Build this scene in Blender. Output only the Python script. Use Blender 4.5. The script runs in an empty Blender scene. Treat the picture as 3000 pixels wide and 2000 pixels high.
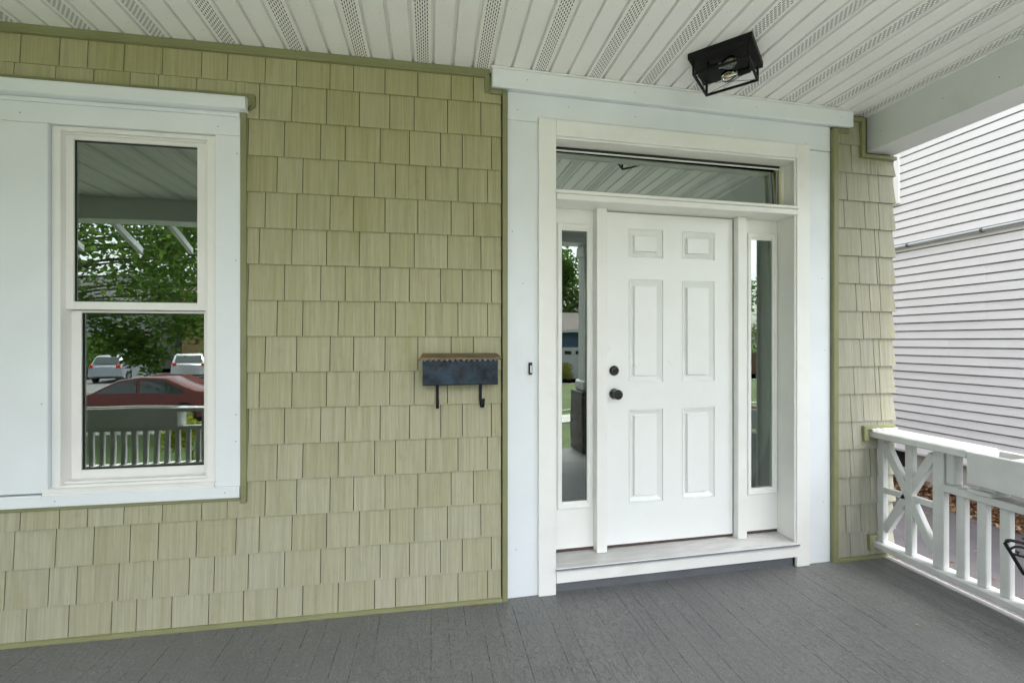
import bpy, math, random
from mathutils import Matrix, Vector
R = math.radians
random.seed(7)
S = bpy.context.scene
COL = S.collection

# ------------------------------------------------------------------ camera, light, exposure
cam = bpy.data.objects.new('camera', bpy.data.cameras.new('camera'))
COL.objects.link(cam)
cam.location = (0.0, -2.501, 1.3856)
cam.rotation_euler = (R(90.0), 0.0, R(-9.705))
cam.data.sensor_width = 36.0
cam.data.lens = 16.506
cam.data.clip_start = 0.03
cam.data.clip_end = 1500.0
S.camera = cam

W = bpy.data.worlds.new('World'); S.world = W
W.use_nodes = True
wn = W.node_tree; wn.nodes.clear()
sky = wn.nodes.new('ShaderNodeTexSky'); sky.sky_type = 'NISHITA'
sky.sun_disc = False
SUN_EL, SUN_AZ = 68.0, 165.0          # azimuth clockwise from +y: the sun stands in front of the porch, behind thin cloud
sky.sun_elevation = R(SUN_EL); sky.sun_rotation = R(SUN_AZ)
sky.dust_density = 4.0; sky.air_density = 1.0; sky.ozone_density = 1.0
hs = wn.nodes.new('ShaderNodeHueSaturation'); hs.inputs['Saturation'].default_value = 0.35
bg = wn.nodes.new('ShaderNodeBackground'); bg.inputs['Strength'].default_value = 0.15
wo = wn.nodes.new('ShaderNodeOutputWorld')
wn.links.new(sky.outputs[0], hs.inputs['Color']); wn.links.new(hs.outputs[0], bg.inputs[0]); wn.links.new(bg.outputs[0], wo.inputs[0])
sl = bpy.data.lights.new('sun', 'SUN'); sl.energy = 1.5; sl.angle = R(14); sl.color = (1.0, 0.97, 0.92)
sun = bpy.data.objects.new('sun', sl); COL.objects.link(sun)
a = R(SUN_AZ); e = R(SUN_EL)
sun.rotation_euler = Vector((math.sin(a)*math.cos(e), math.cos(a)*math.cos(e), math.sin(e))).to_track_quat('Z', 'Y').to_euler()
S.view_settings.view_transform = 'Standard'; S.view_settings.look = 'None'
S.view_settings.gamma = 1.0; S.view_settings.use_curve_mapping = False
S.view_settings.exposure = 2.5
S.render.engine = 'CYCLES'
S.cycles.max_bounces = 8; S.cycles.diffuse_bounces = 6; S.cycles.glossy_bounces = 4
S.cycles.transparent_max_bounces = 12
S.cycles.use_denoising = True

# ------------------------------------------------------------------ mesh helpers
class MB:
    def __init__(s): s.v = []; s.f = []
    def add(s, v, f):
        o = len(s.v); s.v += [tuple(p) for p in v]; s.f += [tuple(i+o for i in q) for q in f]; return s
    def quad(s, a, b, c, d): return s.add([a, b, c, d], [(0, 1, 2, 3)])
    def box(s, x0, x1, y0, y1, z0, z1):
        v = [(x, y, z) for x in (x0, x1) for y in (y0, y1) for z in (z0, z1)]
        return s.add(v, [(0, 1, 3, 2), (4, 6, 7, 5), (0, 4, 5, 1), (2, 3, 7, 6), (0, 2, 6, 4), (1, 5, 7, 3)])
    def cbox(s, x0, x1, y0, y1, z0, z1, c=.002, M=None):
        # box with chamfered edges
        lo = (x0, y0, z0); hi = (x1, y1, z1)
        c = min(c, .45*min(hi[i]-lo[i] for i in range(3)))
        vs = []; idx = {}
        for ix in (0, 1):
            for iy in (0, 1):
                for iz in (0, 1):
                    b = (ix, iy, iz)
                    for ax in range(3):
                        p = []
                        for i in range(3):
                            q = hi[i] if b[i] else lo[i]
                            if i != ax: q += -c if b[i] else c
                            p.append(q)
                        idx[(b, ax)] = len(vs); vs.append(p)
        fs = []
        for ax in range(3):
            o = [i for i in range(3) if i != ax]
            for sd in (0, 1):
                ring = []
                for (p, q) in ((0, 0), (1, 0), (1, 1), (0, 1)):
                    b = [0, 0, 0]; b[ax] = sd; b[o[0]] = p; b[o[1]] = q
                    ring.append(idx[(tuple(b), ax)])
                flip = (sd == 0) != (ax == 1)
                fs.append(tuple(reversed(ring)) if flip else tuple(ring))
        for ax in range(3):      # edges along ax
            o = [i for i in range(3) if i != ax]
            for p in (0, 1):
                for q in (0, 1):
                    b0 = [0, 0, 0]; b0[o[0]] = p; b0[o[1]] = q; b1 = list(b0); b1[ax] = 1
                    fs.append((idx[(tuple(b0), o[0])], idx[(tuple(b1), o[0])], idx[(tuple(b1), o[1])], idx[(tuple(b0), o[1])]))
        for ix in (0, 1):
            for iy in (0, 1):
                for iz in (0, 1):
                    fs.append(tuple(idx[((ix, iy, iz), k)] for k in range(3)))
        if M is not None: vs = [tuple(M @ Vector(p)) for p in vs]
        return s.add(vs, fs)
    def prism(s, prof, ax, t0, t1):
        # closed profile (list of 2D points) extruded along axis ax from t0 to t1
        n = len(prof); vs = []
        for t in (t0, t1):
            for (p, q) in prof:
                vs.append({0: (t, p, q), 1: (p, t, q), 2: (p, q, t)}[ax])
        fs = [(i, (i+1) % n, n+(i+1) % n, n+i) for i in range(n)]
        fs += [tuple(range(n-1, -1, -1)), tuple(range(n, 2*n))]
        return s.add(vs, fs)
    def tube(s, pts, r, n=8, closed=False):
        pts = [Vector(p) for p in pts]; rings = []
        m = len(pts); up = Vector((0.13, 0.27, 1)).normalized()
        for i, p in enumerate(pts):
            a = pts[(i-1) % m] if (i > 0 or closed) else p
            b = pts[(i+1) % m] if (i < m-1 or closed) else p
            t = (b-a).normalized(); u = t.cross(up)
            if u.length < 1e-3: u = t.cross(Vector((1, 0, 0)))
            u.normalize(); w = t.cross(u)
            rr = r[i] if isinstance(r, (list, tuple)) else r
            rings.append([p+(u*math.cos(2*math.pi*k/n)+w*math.sin(2*math.pi*k/n))*rr for k in range(n)])
        vs = [q for g in rings for q in g]; fs = []
        for i in range(m if closed else m-1):
            j = (i+1) % m
            for k in range(n):
                fs.append((i*n+k, i*n+(k+1) % n, j*n+(k+1) % n, j*n+k))
        if not closed: fs += [tuple(range(n-1, -1, -1)), tuple((m-1)*n+k for k in range(n))]
        return s.add(vs, fs)
    def lathe(s, prof, o, ax, n=24):
        # prof: (distance along axis, radius)
        ax = Vector(ax).normalized(); u = ax.cross(Vector((0, 0, 1)))
        if u.length < 1e-3: u = Vector((1, 0, 0))
        u.normalize(); w = ax.cross(u); o = Vector(o)
        vs = []; fs = []
        for (d, r) in prof:
            for k in range(n):
                t = 2*math.pi*k/n
                vs.append(o+ax*d+(u*math.cos(t)+w*math.sin(t))*r)
        m = len(prof)
        for i in range(m-1):
            for k in range(n):
                fs.append((i*n+k, i*n+(k+1) % n, (i+1)*n+(k+1) % n, (i+1)*n+k))
        fs += [tuple(range(n-1, -1, -1)), tuple((m-1)*n+k for k in range(n))]
        return s.add(vs, fs)
    def mesh(s, name):
        me = bpy.data.meshes.new(name); me.from_pydata(s.v, [], s.f); me.update(); return me

def obj(name, mb, mat, parent=None, loc=None, label=None, smooth=False, kind=None):
    me = mb.mesh(name) if isinstance(mb, MB) else mb
    o = bpy.data.objects.new(name, me); COL.objects.link(o)
    if mat is not None and not me.materials: me.materials.append(mat)
    if parent is not None: o.parent = parent
    if loc is not None: o.location = loc
    if label: o['label'] = label
    if kind: o['kind'] = kind
    if smooth:
        for p in me.polygons: p.use_smooth = True
    return o
def soft(o, ang=35):
    # smooth shading with sharp edges kept
    me = o.data
    for p in me.polygons: p.use_smooth = True
    try: me.set_sharp_from_angle(angle=R(ang))
    except Exception: pass
    return o
def tag(o, label, cat, group=None):
    o['label'] = label; o['category'] = cat
    if group: o['group'] = group
    return o
def thing(name, label, cat, loc=(0, 0, 0), rotz=0.0, group=None):
    o = bpy.data.objects.new(name, None); COL.objects.link(o)
    o.location = loc; o.rotation_euler = (0, 0, rotz); o.empty_display_size = .1
    return tag(o, label, cat, group)
def dup(root, loc, rotz=None, label=None, group=None):
    c = root.copy(); COL.objects.link(c); c.location = loc
    if rotz is not None: c.rotation_euler = (0, 0, rotz)
    if label: c['label'] = label
    if group: c['group'] = group
    for ch in list(root.children):
        d = ch.copy(); COL.objects.link(d); d.parent = c
        for g in list(ch.children):
            h = g.copy(); COL.objects.link(h); h.parent = d
    return c

# ------------------------------------------------------------------ materials
class NT:
    def __init__(s, name):
        s.m = bpy.data.materials.new(name); s.m.use_nodes = True
        s.t = s.m.node_tree; s.t.nodes.clear()
        s.out = s.t.nodes.new('ShaderNodeOutputMaterial')
    def n(s, kind, **kw):
        nd = s.t.nodes.new('ShaderNode'+kind)
        for k, v in kw.items():
            if k in nd.inputs: nd.inputs[k].default_value = v
            else: setattr(nd, k, v)
        return nd
    def l(s, a, b): s.t.links.new(a, b)
    def coords(s, scale=(1, 1, 1), rnd=0.0, kind='Object'):
        tc = s.n('TexCoord'); v = tc.outputs[kind]
        if rnd:
            oi = s.n('ObjectInfo'); mu = s.n('VectorMath', operation='MULTIPLY_ADD')
            s.l(oi.outputs['Random'], mu.inputs[0]); mu.inputs[1].default_value = (37.1*rnd, 53.7*rnd, 91.3*rnd)
            s.l(v, mu.inputs[2]); v = mu.outputs[0]
        mp = s.n('Mapping'); mp.inputs['Scale'].default_value = scale
        s.l(v, mp.inputs['Vector']); return mp.outputs[0]
    def noise(s, vec, scale, detail=4, rough=.55):
        nz = s.n('TexNoise'); nz.inputs['Scale'].default_value = scale; nz.inputs['Detail'].default_value = detail
        nz.inputs['Roughness'].default_value = rough; s.l(vec, nz.inputs['Vector']); return nz.outputs['Fac']
    def ramp(s, fac, p0, p1, c0=(0, 0, 0, 1), c1=(1, 1, 1, 1)):
        r = s.n('ValToRGB'); r.color_ramp.elements[0].position = p0; r.color_ramp.elements[1].position = p1
        r.color_ramp.elements[0].color = c0; r.color_ramp.elements[1].color = c1
        s.l(fac, r.inputs[0]); return r.outputs[0]
    def mix(s, fac, a, b, mode='MIX'):
        m = s.n('MixRGB', blend_type=mode)
        for i, x in enumerate((fac, a, b)):
            if isinstance(x, (int, float)): m.inputs[i].default_value = x if i == 0 else (x, x, x, 1)
            elif isinstance(x, tuple): m.inputs[i].default_value = x if len(x) == 4 else x+(1,)
            else: s.l(x, m.inputs[i])
        return m.outputs[0]
    def math(s, op, a, b=0.0):
        m = s.n('Math', operation=op)
        for i, x in enumerate((a, b)):
            if isinstance(x, (int, float)): m.inputs[i].default_value = x
            else: s.l(x, m.inputs[i])
        return m.outputs[0]
    def bsdf(s, col, rough=.5, metal=0.0, spec=.5, height=None, dist=.001, strength=1.0):
        b = s.n('BsdfPrincipled')
        for k, x in (('Base Color', col), ('Roughness', rough), ('Metallic', metal), ('Specular IOR Level', spec)):
            if isinstance(x, tuple): b.inputs[k].default_value = x if len(x) == 4 else x+(1,)
            elif isinstance(x, (int, float)): b.inputs[k].default_value = x
            else: s.l(x, b.inputs[k])
        if height is not None:
            bp = s.n('Bump'); bp.inputs['Distance'].default_value = dist; bp.inputs['Strength'].default_value = strength
            s.l(height, bp.inputs['Height']); s.l(bp.outputs[0], b.inputs['Normal'])
        s.l(b.outputs[0], s.out.inputs[0]); return s.m

def C4(c): return tuple(c)+(1,)
def sc(c, k): return tuple(min(1, x*k) for x in c)
def paint(name, col, rough=.45, var=.06, scale=6.0, bump=.0004, bscale=90.0, stretch=(1, 1, 1), dirt=None, dirtamt=(.62, .8), rnd=0.0):
    t = NT(name); v = t.coords(stretch, rnd)
    c = t.ramp(t.noise(v, scale, 5), .3, .7, C4(sc(col, 1-var)), C4(sc(col, 1+var)))
    if dirt is not None:
        c = t.mix(t.math('MULTIPLY', t.ramp(t.noise(v, scale*.45, 8, .7), *dirtamt), .6), c, dirt)
    rg = t.math('ADD', t.math('MULTIPLY', t.noise(v, scale*2.3, 3), .2), rough-.1)
    return t.bsdf(c, rg, height=t.noise(v, bscale, 3), dist=bump)

WHITE = (.78, .78, .75)
M = {}
M['trim_white'] = paint('door_white_paint', (.76, .765, .735), .38, .03, 5, .0003, 120, dirt=(.58, .57, .51), dirtamt=(.58, .85))
M['door_white'] = paint('door_slab_paint', (.77, .785, .765), .32, .02, 4, .0003, 160)
M['blue_white'] = paint('wrapped_board_paint', (.70, .737, .758), .42, .035, 3.0, .0005, 25, dirt=(.54, .59, .58), dirtamt=(.55, .8))
M['vinyl'] = paint('window_vinyl', (.75, .745, .72), .35, .025, 6, .0002, 60, dirt=(.58, .57, .5), dirtamt=(.62, .85))
M['olive'] = paint('olive_trim_paint', (.205, .21, .10), .45, .10, 5, .0005, 40, dirt=(.16, .15, .07), dirtamt=(.55, .8))
M['rail_white'] = paint('rail_white_paint', (.575, .59, .58), .42, .06, 9, .0012, 22, dirt=(.50, .50, .46), dirtamt=(.64, .8))
M['beam'] = paint('beam_grey_white', (.63, .66, .65), .5, .04, 3, .0005, 30, dirt=(.50, .52, .48), dirtamt=(.6, .85))
M['black_metal'] = NT('black_metal').bsdf((.004, .004, .0045), .55, spec=.25)
M['black_gloss'] = paint('black_hardware', (.014, .014, .015), .22, .1, 20, .0001, 120)
M['dark_gap'] = paint('weatherstrip', (.012, .012, .012), .8, .1, 20, .0001, 60)
M['sweep'] = paint('brown_sweep', (.06, .04, .03), .6, .2, 30, .0004, 60)
M['nail'] = paint('nail_grey', (.12, .12, .12), .5, .1, 20, .0001, 60)

def mat_shingle(name, c0, c1, olive, sat):
    t = NT(name)
    oi = t.n('ObjectInfo').outputs['Random']
    g = t.noise(t.coords((150, 30, 2.6), 1), 1.0, 5, .65)         # vertical saw grain
    g2 = t.noise(t.coords((48, 20, .9), 1), 1.0, 3, .5)
    st = t.noise(t.coords((11, 11, 1.5), 1), 1.0, 4, .6)          # streaks of green algae
    base = t.ramp(g, .28, .74, c0, c1)
    base = t.mix(t.math('MULTIPLY', t.ramp(g2, .50, .66), .38), base, sc(c0[:3], .84))
    base = t.mix(t.math('MULTIPLY', t.ramp(st, .54, .74), olive), base, (.25, .25, .085))
    bl = t.noise(t.coords((22, 22, 16), 1), 1.0, 6, .7)
    base = t.mix(t.math('MULTIPLY', t.ramp(bl, .57, .76), .34), base, (.205, .20, .115))
    sp = t.n('TexVoronoi', feature='F1'); sp.inputs['Scale'].default_value = 38.0; t.l(t.coords((1, 1, 1), 1), sp.inputs['Vector'])
    base = t.mix(t.math('MULTIPLY', t.math('LESS_THAN', sp.outputs['Distance'], .05), .5), base, (.60, .58, .48))
    hsv = t.n('HueSaturation'); t.l(base, hsv.inputs['Color']); t.l(t.math('ADD', t.math('MULTIPLY', oi, .10), .95), hsv.inputs['Value'])
    # cool sky light on the lower courses, put into the colour as less saturation
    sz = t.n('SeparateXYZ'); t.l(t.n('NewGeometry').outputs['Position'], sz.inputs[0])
    sky_grey = t.math('ADD', t.math('MULTIPLY', t.math('MINIMUM', sz.outputs[2], 3.0), .13), -.20)
    t.l(t.math('ADD', t.math('ADD', t.math('MULTIPLY', oi, -.16), sat), sky_grey), hsv.inputs['Saturation'])
    h = t.math('ADD', t.math('MULTIPLY', g, .8), t.math('MULTIPLY', g2, .5))
    return t.bsdf(hsv.outputs[0], .62, height=h, dist=.0022, strength=1.0)
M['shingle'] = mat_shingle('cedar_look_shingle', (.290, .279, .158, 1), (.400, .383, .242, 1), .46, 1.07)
M['shingle_skylit'] = mat_shingle('skylit_grey_shingle', (.245, .240, .168, 1), (.36, .353, .268, 1), .30, 1.0)  # corner strip: grey cast of the side sky light, put into the shingle colours

def mat_deck():
    t = NT('worn_grey_deck_paint')
    pos = t.n('NewGeometry').outputs['Position']
    def co(sx, sy):
        mp = t.n('Mapping'); mp.inputs['Scale'].default_value = (sx, sy, 1); t.l(pos, mp.inputs['Vector']); return mp.outputs[0]
    big = t.noise(co(1, .8), 1.7, 4)
    peel = t.noise(co(28, 13), 1.0, 7, .70)                       # flaking along the grain
    chip = t.noise(co(120, 60), 1.0, 5, .7)
    pm = t.ramp(peel, .50, .53)
    zone = t.ramp(t.noise(co(1.6, .9), 1.0, 4, .6), .40, .60)
    pm2 = t.math('MULTIPLY', pm, t.math('ADD', t.math('MULTIPLY', zone, .8), .2))
    c = t.ramp(big, .3, .7, (.140, .143, .140, 1), (.194, .196, .190, 1))
    c = t.mix(t.math('MULTIPLY', t.ramp(chip, .50, .72), .35), c, (.21, .22, .225))
    c = t.mix(t.math('MULTIPLY', t.ramp(chip, .50, .30), .30), c, (.06, .065, .068))
    c = t.mix(t.math('MULTIPLY', pm2, .28), c, (.18, .187, .19))
    def specks(scale, r, col, c, thr, amt):
        sp = t.n('TexVoronoi', feature='F1'); sp.inputs['Scale'].default_value = scale; t.l(pos, sp.inputs['Vector'])
        wn_ = t.n('TexWhiteNoise'); t.l(sp.outputs['Position'], wn_.inputs['Vector'])
        m = t.math('MULTIPLY', t.math('LESS_THAN', sp.outputs['Distance'], r), t.math('GREATER_THAN', wn_.outputs['Value'], thr))
        return t.mix(t.math('MULTIPLY', m, amt), c, col)
    c = specks(70, .17, (.42, .42, .40), c, .80, .6)
    c = specks(52, .14, (.36, .23, .11), c, .90, .6)
    c = specks(60, .20, (.05, .05, .05), c, .88, .6)
    c = t.mix(t.math('MULTIPLY', t.ramp(t.noise(co(4, 2.4), 1.0, 7, .7), .60, .74), .35), c, (.075, .08, .082))
    # dark splits in the paint film along some of the seams
    sx_ = t.n('SeparateXYZ'); t.l(pos, sx_.inputs[0])
    fr_ = t.math('ABSOLUTE', t.math('SUBTRACT', t.math('FRACT', t.math('ADD', t.math('DIVIDE', t.math('ADD', sx_.outputs[0], 3.02), BW_), .5)), .5))
    wob = t.math('MULTIPLY', t.math('SUBTRACT', t.noise(co(9, 28), 1.0, 3), .40), .11)
    cr = t.math('MULTIPLY', t.math('LESS_THAN', fr_, t.math('MAXIMUM', wob, 0.0)), t.ramp(t.noise(co(10, 1.6), 1.0, 3), .48, .55))
    c = t.mix(t.math('MULTIPLY', cr, .9), c, (.015, .015, .015))
    h = t.math('ADD', t.math('MULTIPLY', pm2, .8), t.math('MULTIPLY', chip, .55))
    h = t.math('SUBTRACT', t.math('ADD', h, t.math('MULTIPLY', peel, .7)), t.math('MULTIPLY', cr, .8))
    rg = t.math('ADD', t.math('MULTIPLY', t.noise(pos, 9, 4), .25), .36)
    return t.bsdf(c, rg, height=h, dist=.0026, strength=.85)
BW_ = .0838
M['deck'] = mat_deck()

def mat_soffit():
    t = NT('vented_vinyl_soffit')
    v = t.coords((1, 1, 1))
    c = t.ramp(t.noise(v, 2.0, 4), .3, .7, (.76, .765, .745, 1), (.82, .825, .805, 1))
    vo = t.n('TexVoronoi', feature='F1'); vo.inputs['Scale'].default_value = 42.0; t.l(v, vo.inputs['Vector'])
    zone = t.ramp(t.noise(v, 1.1, 2), .50, .62)
    dot = t.math('MULTIPLY', t.math('LESS_THAN', vo.outputs['Distance'], .085), zone)
    c = t.mix(t.math('MULTIPLY', dot, .75), c, (.12, .12, .11))
    return t.bsdf(c, .42, height=t.noise(v, 60, 2), dist=.0002)
M['soffit'] = mat_soffit()

def mat_sill():
    t = NT('ribbed_aluminium_sill')
    wv = t.n('TexWave', wave_type='BANDS', bands_direction='Y'); wv.inputs['Scale'].default_value = 55.0
    t.l(t.coords((1, 1, 1)), wv.inputs['Vector'])
    c = t.ramp(t.noise(t.coords((6, 30, 6)), 1.0, 5), .3, .7, (.62, .62, .60, 1), (.80, .80, .78, 1))
    return t.bsdf(c, .34, metal=.5, height=wv.outputs['Fac'], dist=.002)
M['sill'] = mat_sill()

def mat_mailbox(rust):
    t = NT('rusty_mailbox_lid' if rust else 'worn_blue_black_mailbox')
    v = t.coords((1, 1, 1))
    if rust:
        c = t.ramp(t.noise(t.coords((14, 20, 40)), 1.0, 7, .7), .35, .65, (.10, .09, .06, 1), (.25, .16, .07, 1))
        return t.bsdf(c, .6, metal=.15, height=t.noise(v, 150, 4), dist=.0008)
    c = t.ramp(t.noise(t.coords((9, 9, 14)), 1.0, 8, .72), .38, .66, (.004, .005, .007, 1), (.026, .055, .090, 1))
    flk = t.math('MULTIPLY', t.ramp(t.noise(v, 190, 3), .60, .66), t.ramp(t.noise(v, 7, 2), .52, .66))
    c = t.mix(t.math('MULTIPLY', flk, .7), c, (.30, .26, .22))
    return t.bsdf(c, t.ramp(t.noise(v, 18, 5), .35, .65, (.4, .4, .4, 1), (.7, .7, .7, 1)), spec=.3, metal=.0, height=t.noise(v, 160, 4), dist=.0009)
M['mail_body'] = mat_mailbox(False); M['mail_lid'] = mat_mailbox(True)
def mat_flaky():
    t = NT('flaky_valance'); v = t.coords((1, 1, 1))
    c = t.ramp(t.noise(v, 260, 4, .7), .42, .58, (.03, .03, .035, 1), (.26, .20, .17, 1))
    return t.bsdf(c, .7, height=t.noise(v, 300, 3), dist=.001)
M['mail_val'] = mat_flaky()

def mat_glass(name, refl, tint=(.55, .60, .58), rough=0.0):
    # coated pane: mirror-like reflection over a clear body
    t = NT(name)
    fr = t.n('Fresnel'); fr.inputs['IOR'].default_value = 1.5
    f = t.math('MINIMUM', t.math('ADD', t.math('MULTIPLY', fr.outputs[0], 1.3), refl), 1.0)
    gl = t.n('BsdfGlossy'); gl.inputs['Roughness'].default_value = rough; gl.inputs['Color'].default_value = (.90, .97, .92, 1)
    wob = t.n('Bump'); wob.inputs['Distance'].default_value = .0016; wob.inputs['Strength'].default_value = .35
    t.l(t.noise(t.coords((1, 1, 1)), 3.2, 1), wob.inputs['Height']); t.l(wob.outputs[0], gl.inputs['Normal'])
    tr = t.n('BsdfTransparent'); tr.inputs['Color'].default_value = C4(tint)
    mx = t.n('MixShader'); t.l(f, mx.inputs[0]); t.l(tr.outputs[0], mx.inputs[1]); t.l(gl.outputs[0], mx.inputs[2])
    t.l(mx.outputs[0], t.out.inputs[0]); return t.m
M['glass'] = mat_glass('coated_window_glass', .18)
M['glass_t'] = mat_glass('transom_glass', .38)
M['glass_s'] = mat_glass('sidelight_glass', .17)
M['bulb_glass'] = mat_glass('clear_bulb_glass', .09, (.96, .96, .96))
M['filament'] = paint('amber_filament', (.85, .47, .07), .5, .05)

# ------------------------------------------------------------------ frame of the door wall
KX, BK = 0.40, 0.03868
ROT = math.atan(BK)
LOC_D = (KX, 0, 0)
EXPO = .1778
def zc(k): return 2.834-EXPO*k            # butt line of course k on the main wall

# ------------------------------------------------------------------ porch floor
floor = bpy.data.objects.new('porch_floor', None); COL.objects.link(floor); floor['kind'] = 'structure'
BW = .0838
x = -3.02
i = 0
while x < 2.83:
    gap = random.choice((.0001, .0001, .0002, .0002, .0003, .0004, .0008))
    w = min(BW, 2.86-x)
    mb = MB().cbox(0, w-gap, -2.95, .16, -.022, 0, .00025)
    obj('floor_board', mb, M['deck'], floor, (x, 0, random.uniform(-.0003, .0001)))
    x += BW; i += 1
obj('floor_nosing', MB().prism([(2.861, -.03)]+[(2.895+.022*math.cos(t), -.014+.022*math.sin(t)) for t in [R(-80+17*k) for k in range(11)]]+[(2.861, .004)], 1, -2.95, .12),
    paint('nosing_paint', (.42, .42, .42), .45, .12, 8, .001, 40, dirt=(.2, .2, .2)), floor)
obj('floor_joist', MB().box(-3.0, 2.86, -2.9, .16, -.2, -.03), M['dark_gap'], floor)

# ------------------------------------------------------------------ porch ceiling
ceil = bpy.data.objects.new('porch_ceiling', None); COL.objects.link(ceil); ceil['kind'] = 'structure'
ZC = 2.829
GX0, GS = -1.2222, .1024
def panel_mesh(n_faces, vent, width_last=None):
    """soffit panel: flat faces with rounded V grooves between them and real slots in the vented face"""
    mb = MB(); y0, y1 = .16, -2.80
    def strip(xa, za, xb, zb): mb.quad((xa, y0, za), (xb, y0, zb), (xb, y1, zb), (xa, y1, za))
    for fi in range(n_faces):
        xa = fi*GS; xb = xa+(width_last if (width_last and fi == n_faces-1) else GS)
        g = .0088
        # half grooves at both ends
        strip(xa, .018, xa+.0056, .017); strip(xa+.0056, .017, xa+.0070, .004); strip(xa+.0070, .004, xa+g, 0)
        strip(xb-g, 0, xb-.0070, .004); strip(xb-.0070, .004, xb-.0056, .017); strip(xb-.0056, .017, xb, .018)
        if fi not in vent: strip(xa+g, 0, xb-g, 0); continue
        cx = (xa+xb)/2; pitch = .0102; hw = .0021; lanes = [cx+(k-2.5)*pitch for k in range(6)]
        edge = xa+g
        for li, lx in enumerate(lanes):
            strip(edge, 0, lx-hw, 0); edge = lx+hw
            yy = y0-(.012 if li % 2 else 0); P, L = .0245, .0155
            mb.quad((lx-hw, y0, 0), (lx+hw, y0, 0), (lx+hw, yy, 0), (lx-hw, yy, 0))
            while yy > y1:
                ye = max(yy-(P-L), y1)
                mb.quad((lx-hw, yy, 0), (lx+hw, yy, 0), (lx+hw, ye, 0), (lx-hw, ye, 0)); yy -= P
        strip(edge, 0, xb-g, 0)
    return mb.mesh('soffit_panel')
pm = panel_mesh(3, {1})
for k in range(-14, 13):
    obj('soffit_panel', pm, M['soffit'], ceil, (GX0+GS*(3*k-2), 0, ZC))
obj('soffit_panel', panel_mesh(2, {1}, .090), M['soffit'], ceil, (GX0+GS*37, 0, ZC))
obj('edge_channel', MB().cbox(2.742, 2.764, -2.8, .12, ZC-.004, ZC+.004, .001), M['soffit'], ceil)
obj('attic_deck', MB().box(-5.7, 3.0, -2.9, .3, ZC+.02, ZC+.05), M['dark_gap'], ceil)

# ------------------------------------------------------------------ shingles
def shingle(parent, xa, xb, zb, zt, yb=-.0140, yt=-.0030, gap=.0036, tuck=True, mat=None):
    """one wedge-shaped shingle, butt at zb; cut(...) trims it to [zb, topz]"""
    xa += gap/2; xb -= gap/2
    if xb-xa < .006 or zt-zb < .008: return None
    cx = (xa+xb)/2; h = zt-zb; hw = (xb-xa)/2; c = .0005; T = .0048
    full = EXPO*1.02
    h2 = h+(.0030 if tuck else 0)
    yt2 = yb+(yt-yb)*min(1.15, h2/full)
    v = [(-hw, yb+c, 0), (hw, yb+c, 0), (hw, yb+T, 0), (-hw, yb+T, 0),
         (-hw+c, yb, c), (hw-c, yb, c), (hw-c, yt2, h2), (-hw+c, yt2, h2), (hw, yt2+c, h2), (-hw, yt2+c, h2), (hw, yt2+T, h2), (-hw, yt2+T, h2)]
    f = [(4, 5, 6, 7), (0, 1, 5, 4), (0, 3, 2, 1), (1, 8, 6, 5), (0, 4, 7, 9), (1, 2, 10, 8), (0, 9, 11, 3), (9, 7, 6, 8, 10, 11), (3, 11, 10, 2)]
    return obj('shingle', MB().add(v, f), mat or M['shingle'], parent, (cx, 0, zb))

wall = thing('shingle_wall', 'olive green cedar-look shingle wall between the big window and the front door', 'wall')
J = {1: [-1.851, -1.695, -1.581, -1.430, -1.267, -1.097, -.982, -.811, -.665, -.506, -.392, -.237, -.071, .101, .219],
     2: [-1.877, -1.712, -1.557, -1.406, -1.286, -1.12, -.944, -.838, -.687, -.523, -.364, -.213, -.09, .082, .258],
     3: [-1.913, -1.74, -1.626, -1.454, -1.309, -1.152, -1.042, -.889, -.722, -.551, -.433, -.261, -.114, .046, .16, .315],
     0: [-1.829, -1.659, -1.483, -1.379, -1.228, -1.066, -.91, -.756, -.636, -.467, -.289, -.185, -.031, .137, .294]}
WL = -3.0
for k in J:      # carry the pattern on to the left of the frame
    pat = J[k][:6]; x = J[k][0]; d = [J[k][q+1]-J[k][q] for q in range(6)]; q = 5; ext = []
    while x > WL+.1:
        x -= d[q % 6]; q -= 1; ext.append(x)
    J[k] = ext[::-1]+J[k]
WX0, WX1, WZ0, WZ1 = -3.0, -.905, .612, 2.585     # outline of the window surround
for k in range(1, 18):
    zb = max(zc(k), .014); zt = min(zc(k-1), 2.800)
    if k == 17:
        zb, zt = .004, zc(16)
        if zt-zb < .02: continue
    if zb < .012: zb = .012
    xs = [WL]+[q for q in J[k % 4] if WL+.02 < q < .366]+[.368]
    for p, q in zip(xs, xs[1:]):
        j = random.uniform(-.0003, .0003)
        if k == 1:                                  # tucked under the ceiling trim; step round the crown board
            shingle(wall, p, q, zb+j, zt if p < .25 else min(zt, 2.70), tuck=False); continue
        # clip round the window surround
        if q <= WX1+.002 and zb < WZ1 and zt > WZ0:
            if zt > WZ1: shingle(wall, p, q, WZ1-.012, zt, yb=-.011)
            if zb < WZ0: shingle(wall, p, q, zb+j, WZ0+.004, tuck=False)
            continue
        if p < WX1 and zb < WZ1 and zt > WZ0:
            if zt > WZ1+.01: shingle(wall, p, WX1+.001, WZ1-.012, zt, gap=.001, yb=-.011)
            if zb < WZ0-.01: shingle(wall, p, WX1+.001, zb+j, WZ0+.004, gap=.001, tuck=False)
            p = WX1-.006
        shingle(wall, p, q, zb+j, zt)
sh = MB()
sh.box(WL, .40, .0055, .02, 0, .66); sh.box(WL, .40, .0055, .02, 2.42, 2.83); sh.box(WL, -1.76, .0055, .02, .66, 2.42); sh.box(-1.02, .40, .0055, .02, .66, 2.42)
back_olive = paint('gap_shade_backing', (.045, .043, .032), .85, .12)  # backing coloured near black to put shade into the shingle gaps
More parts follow.
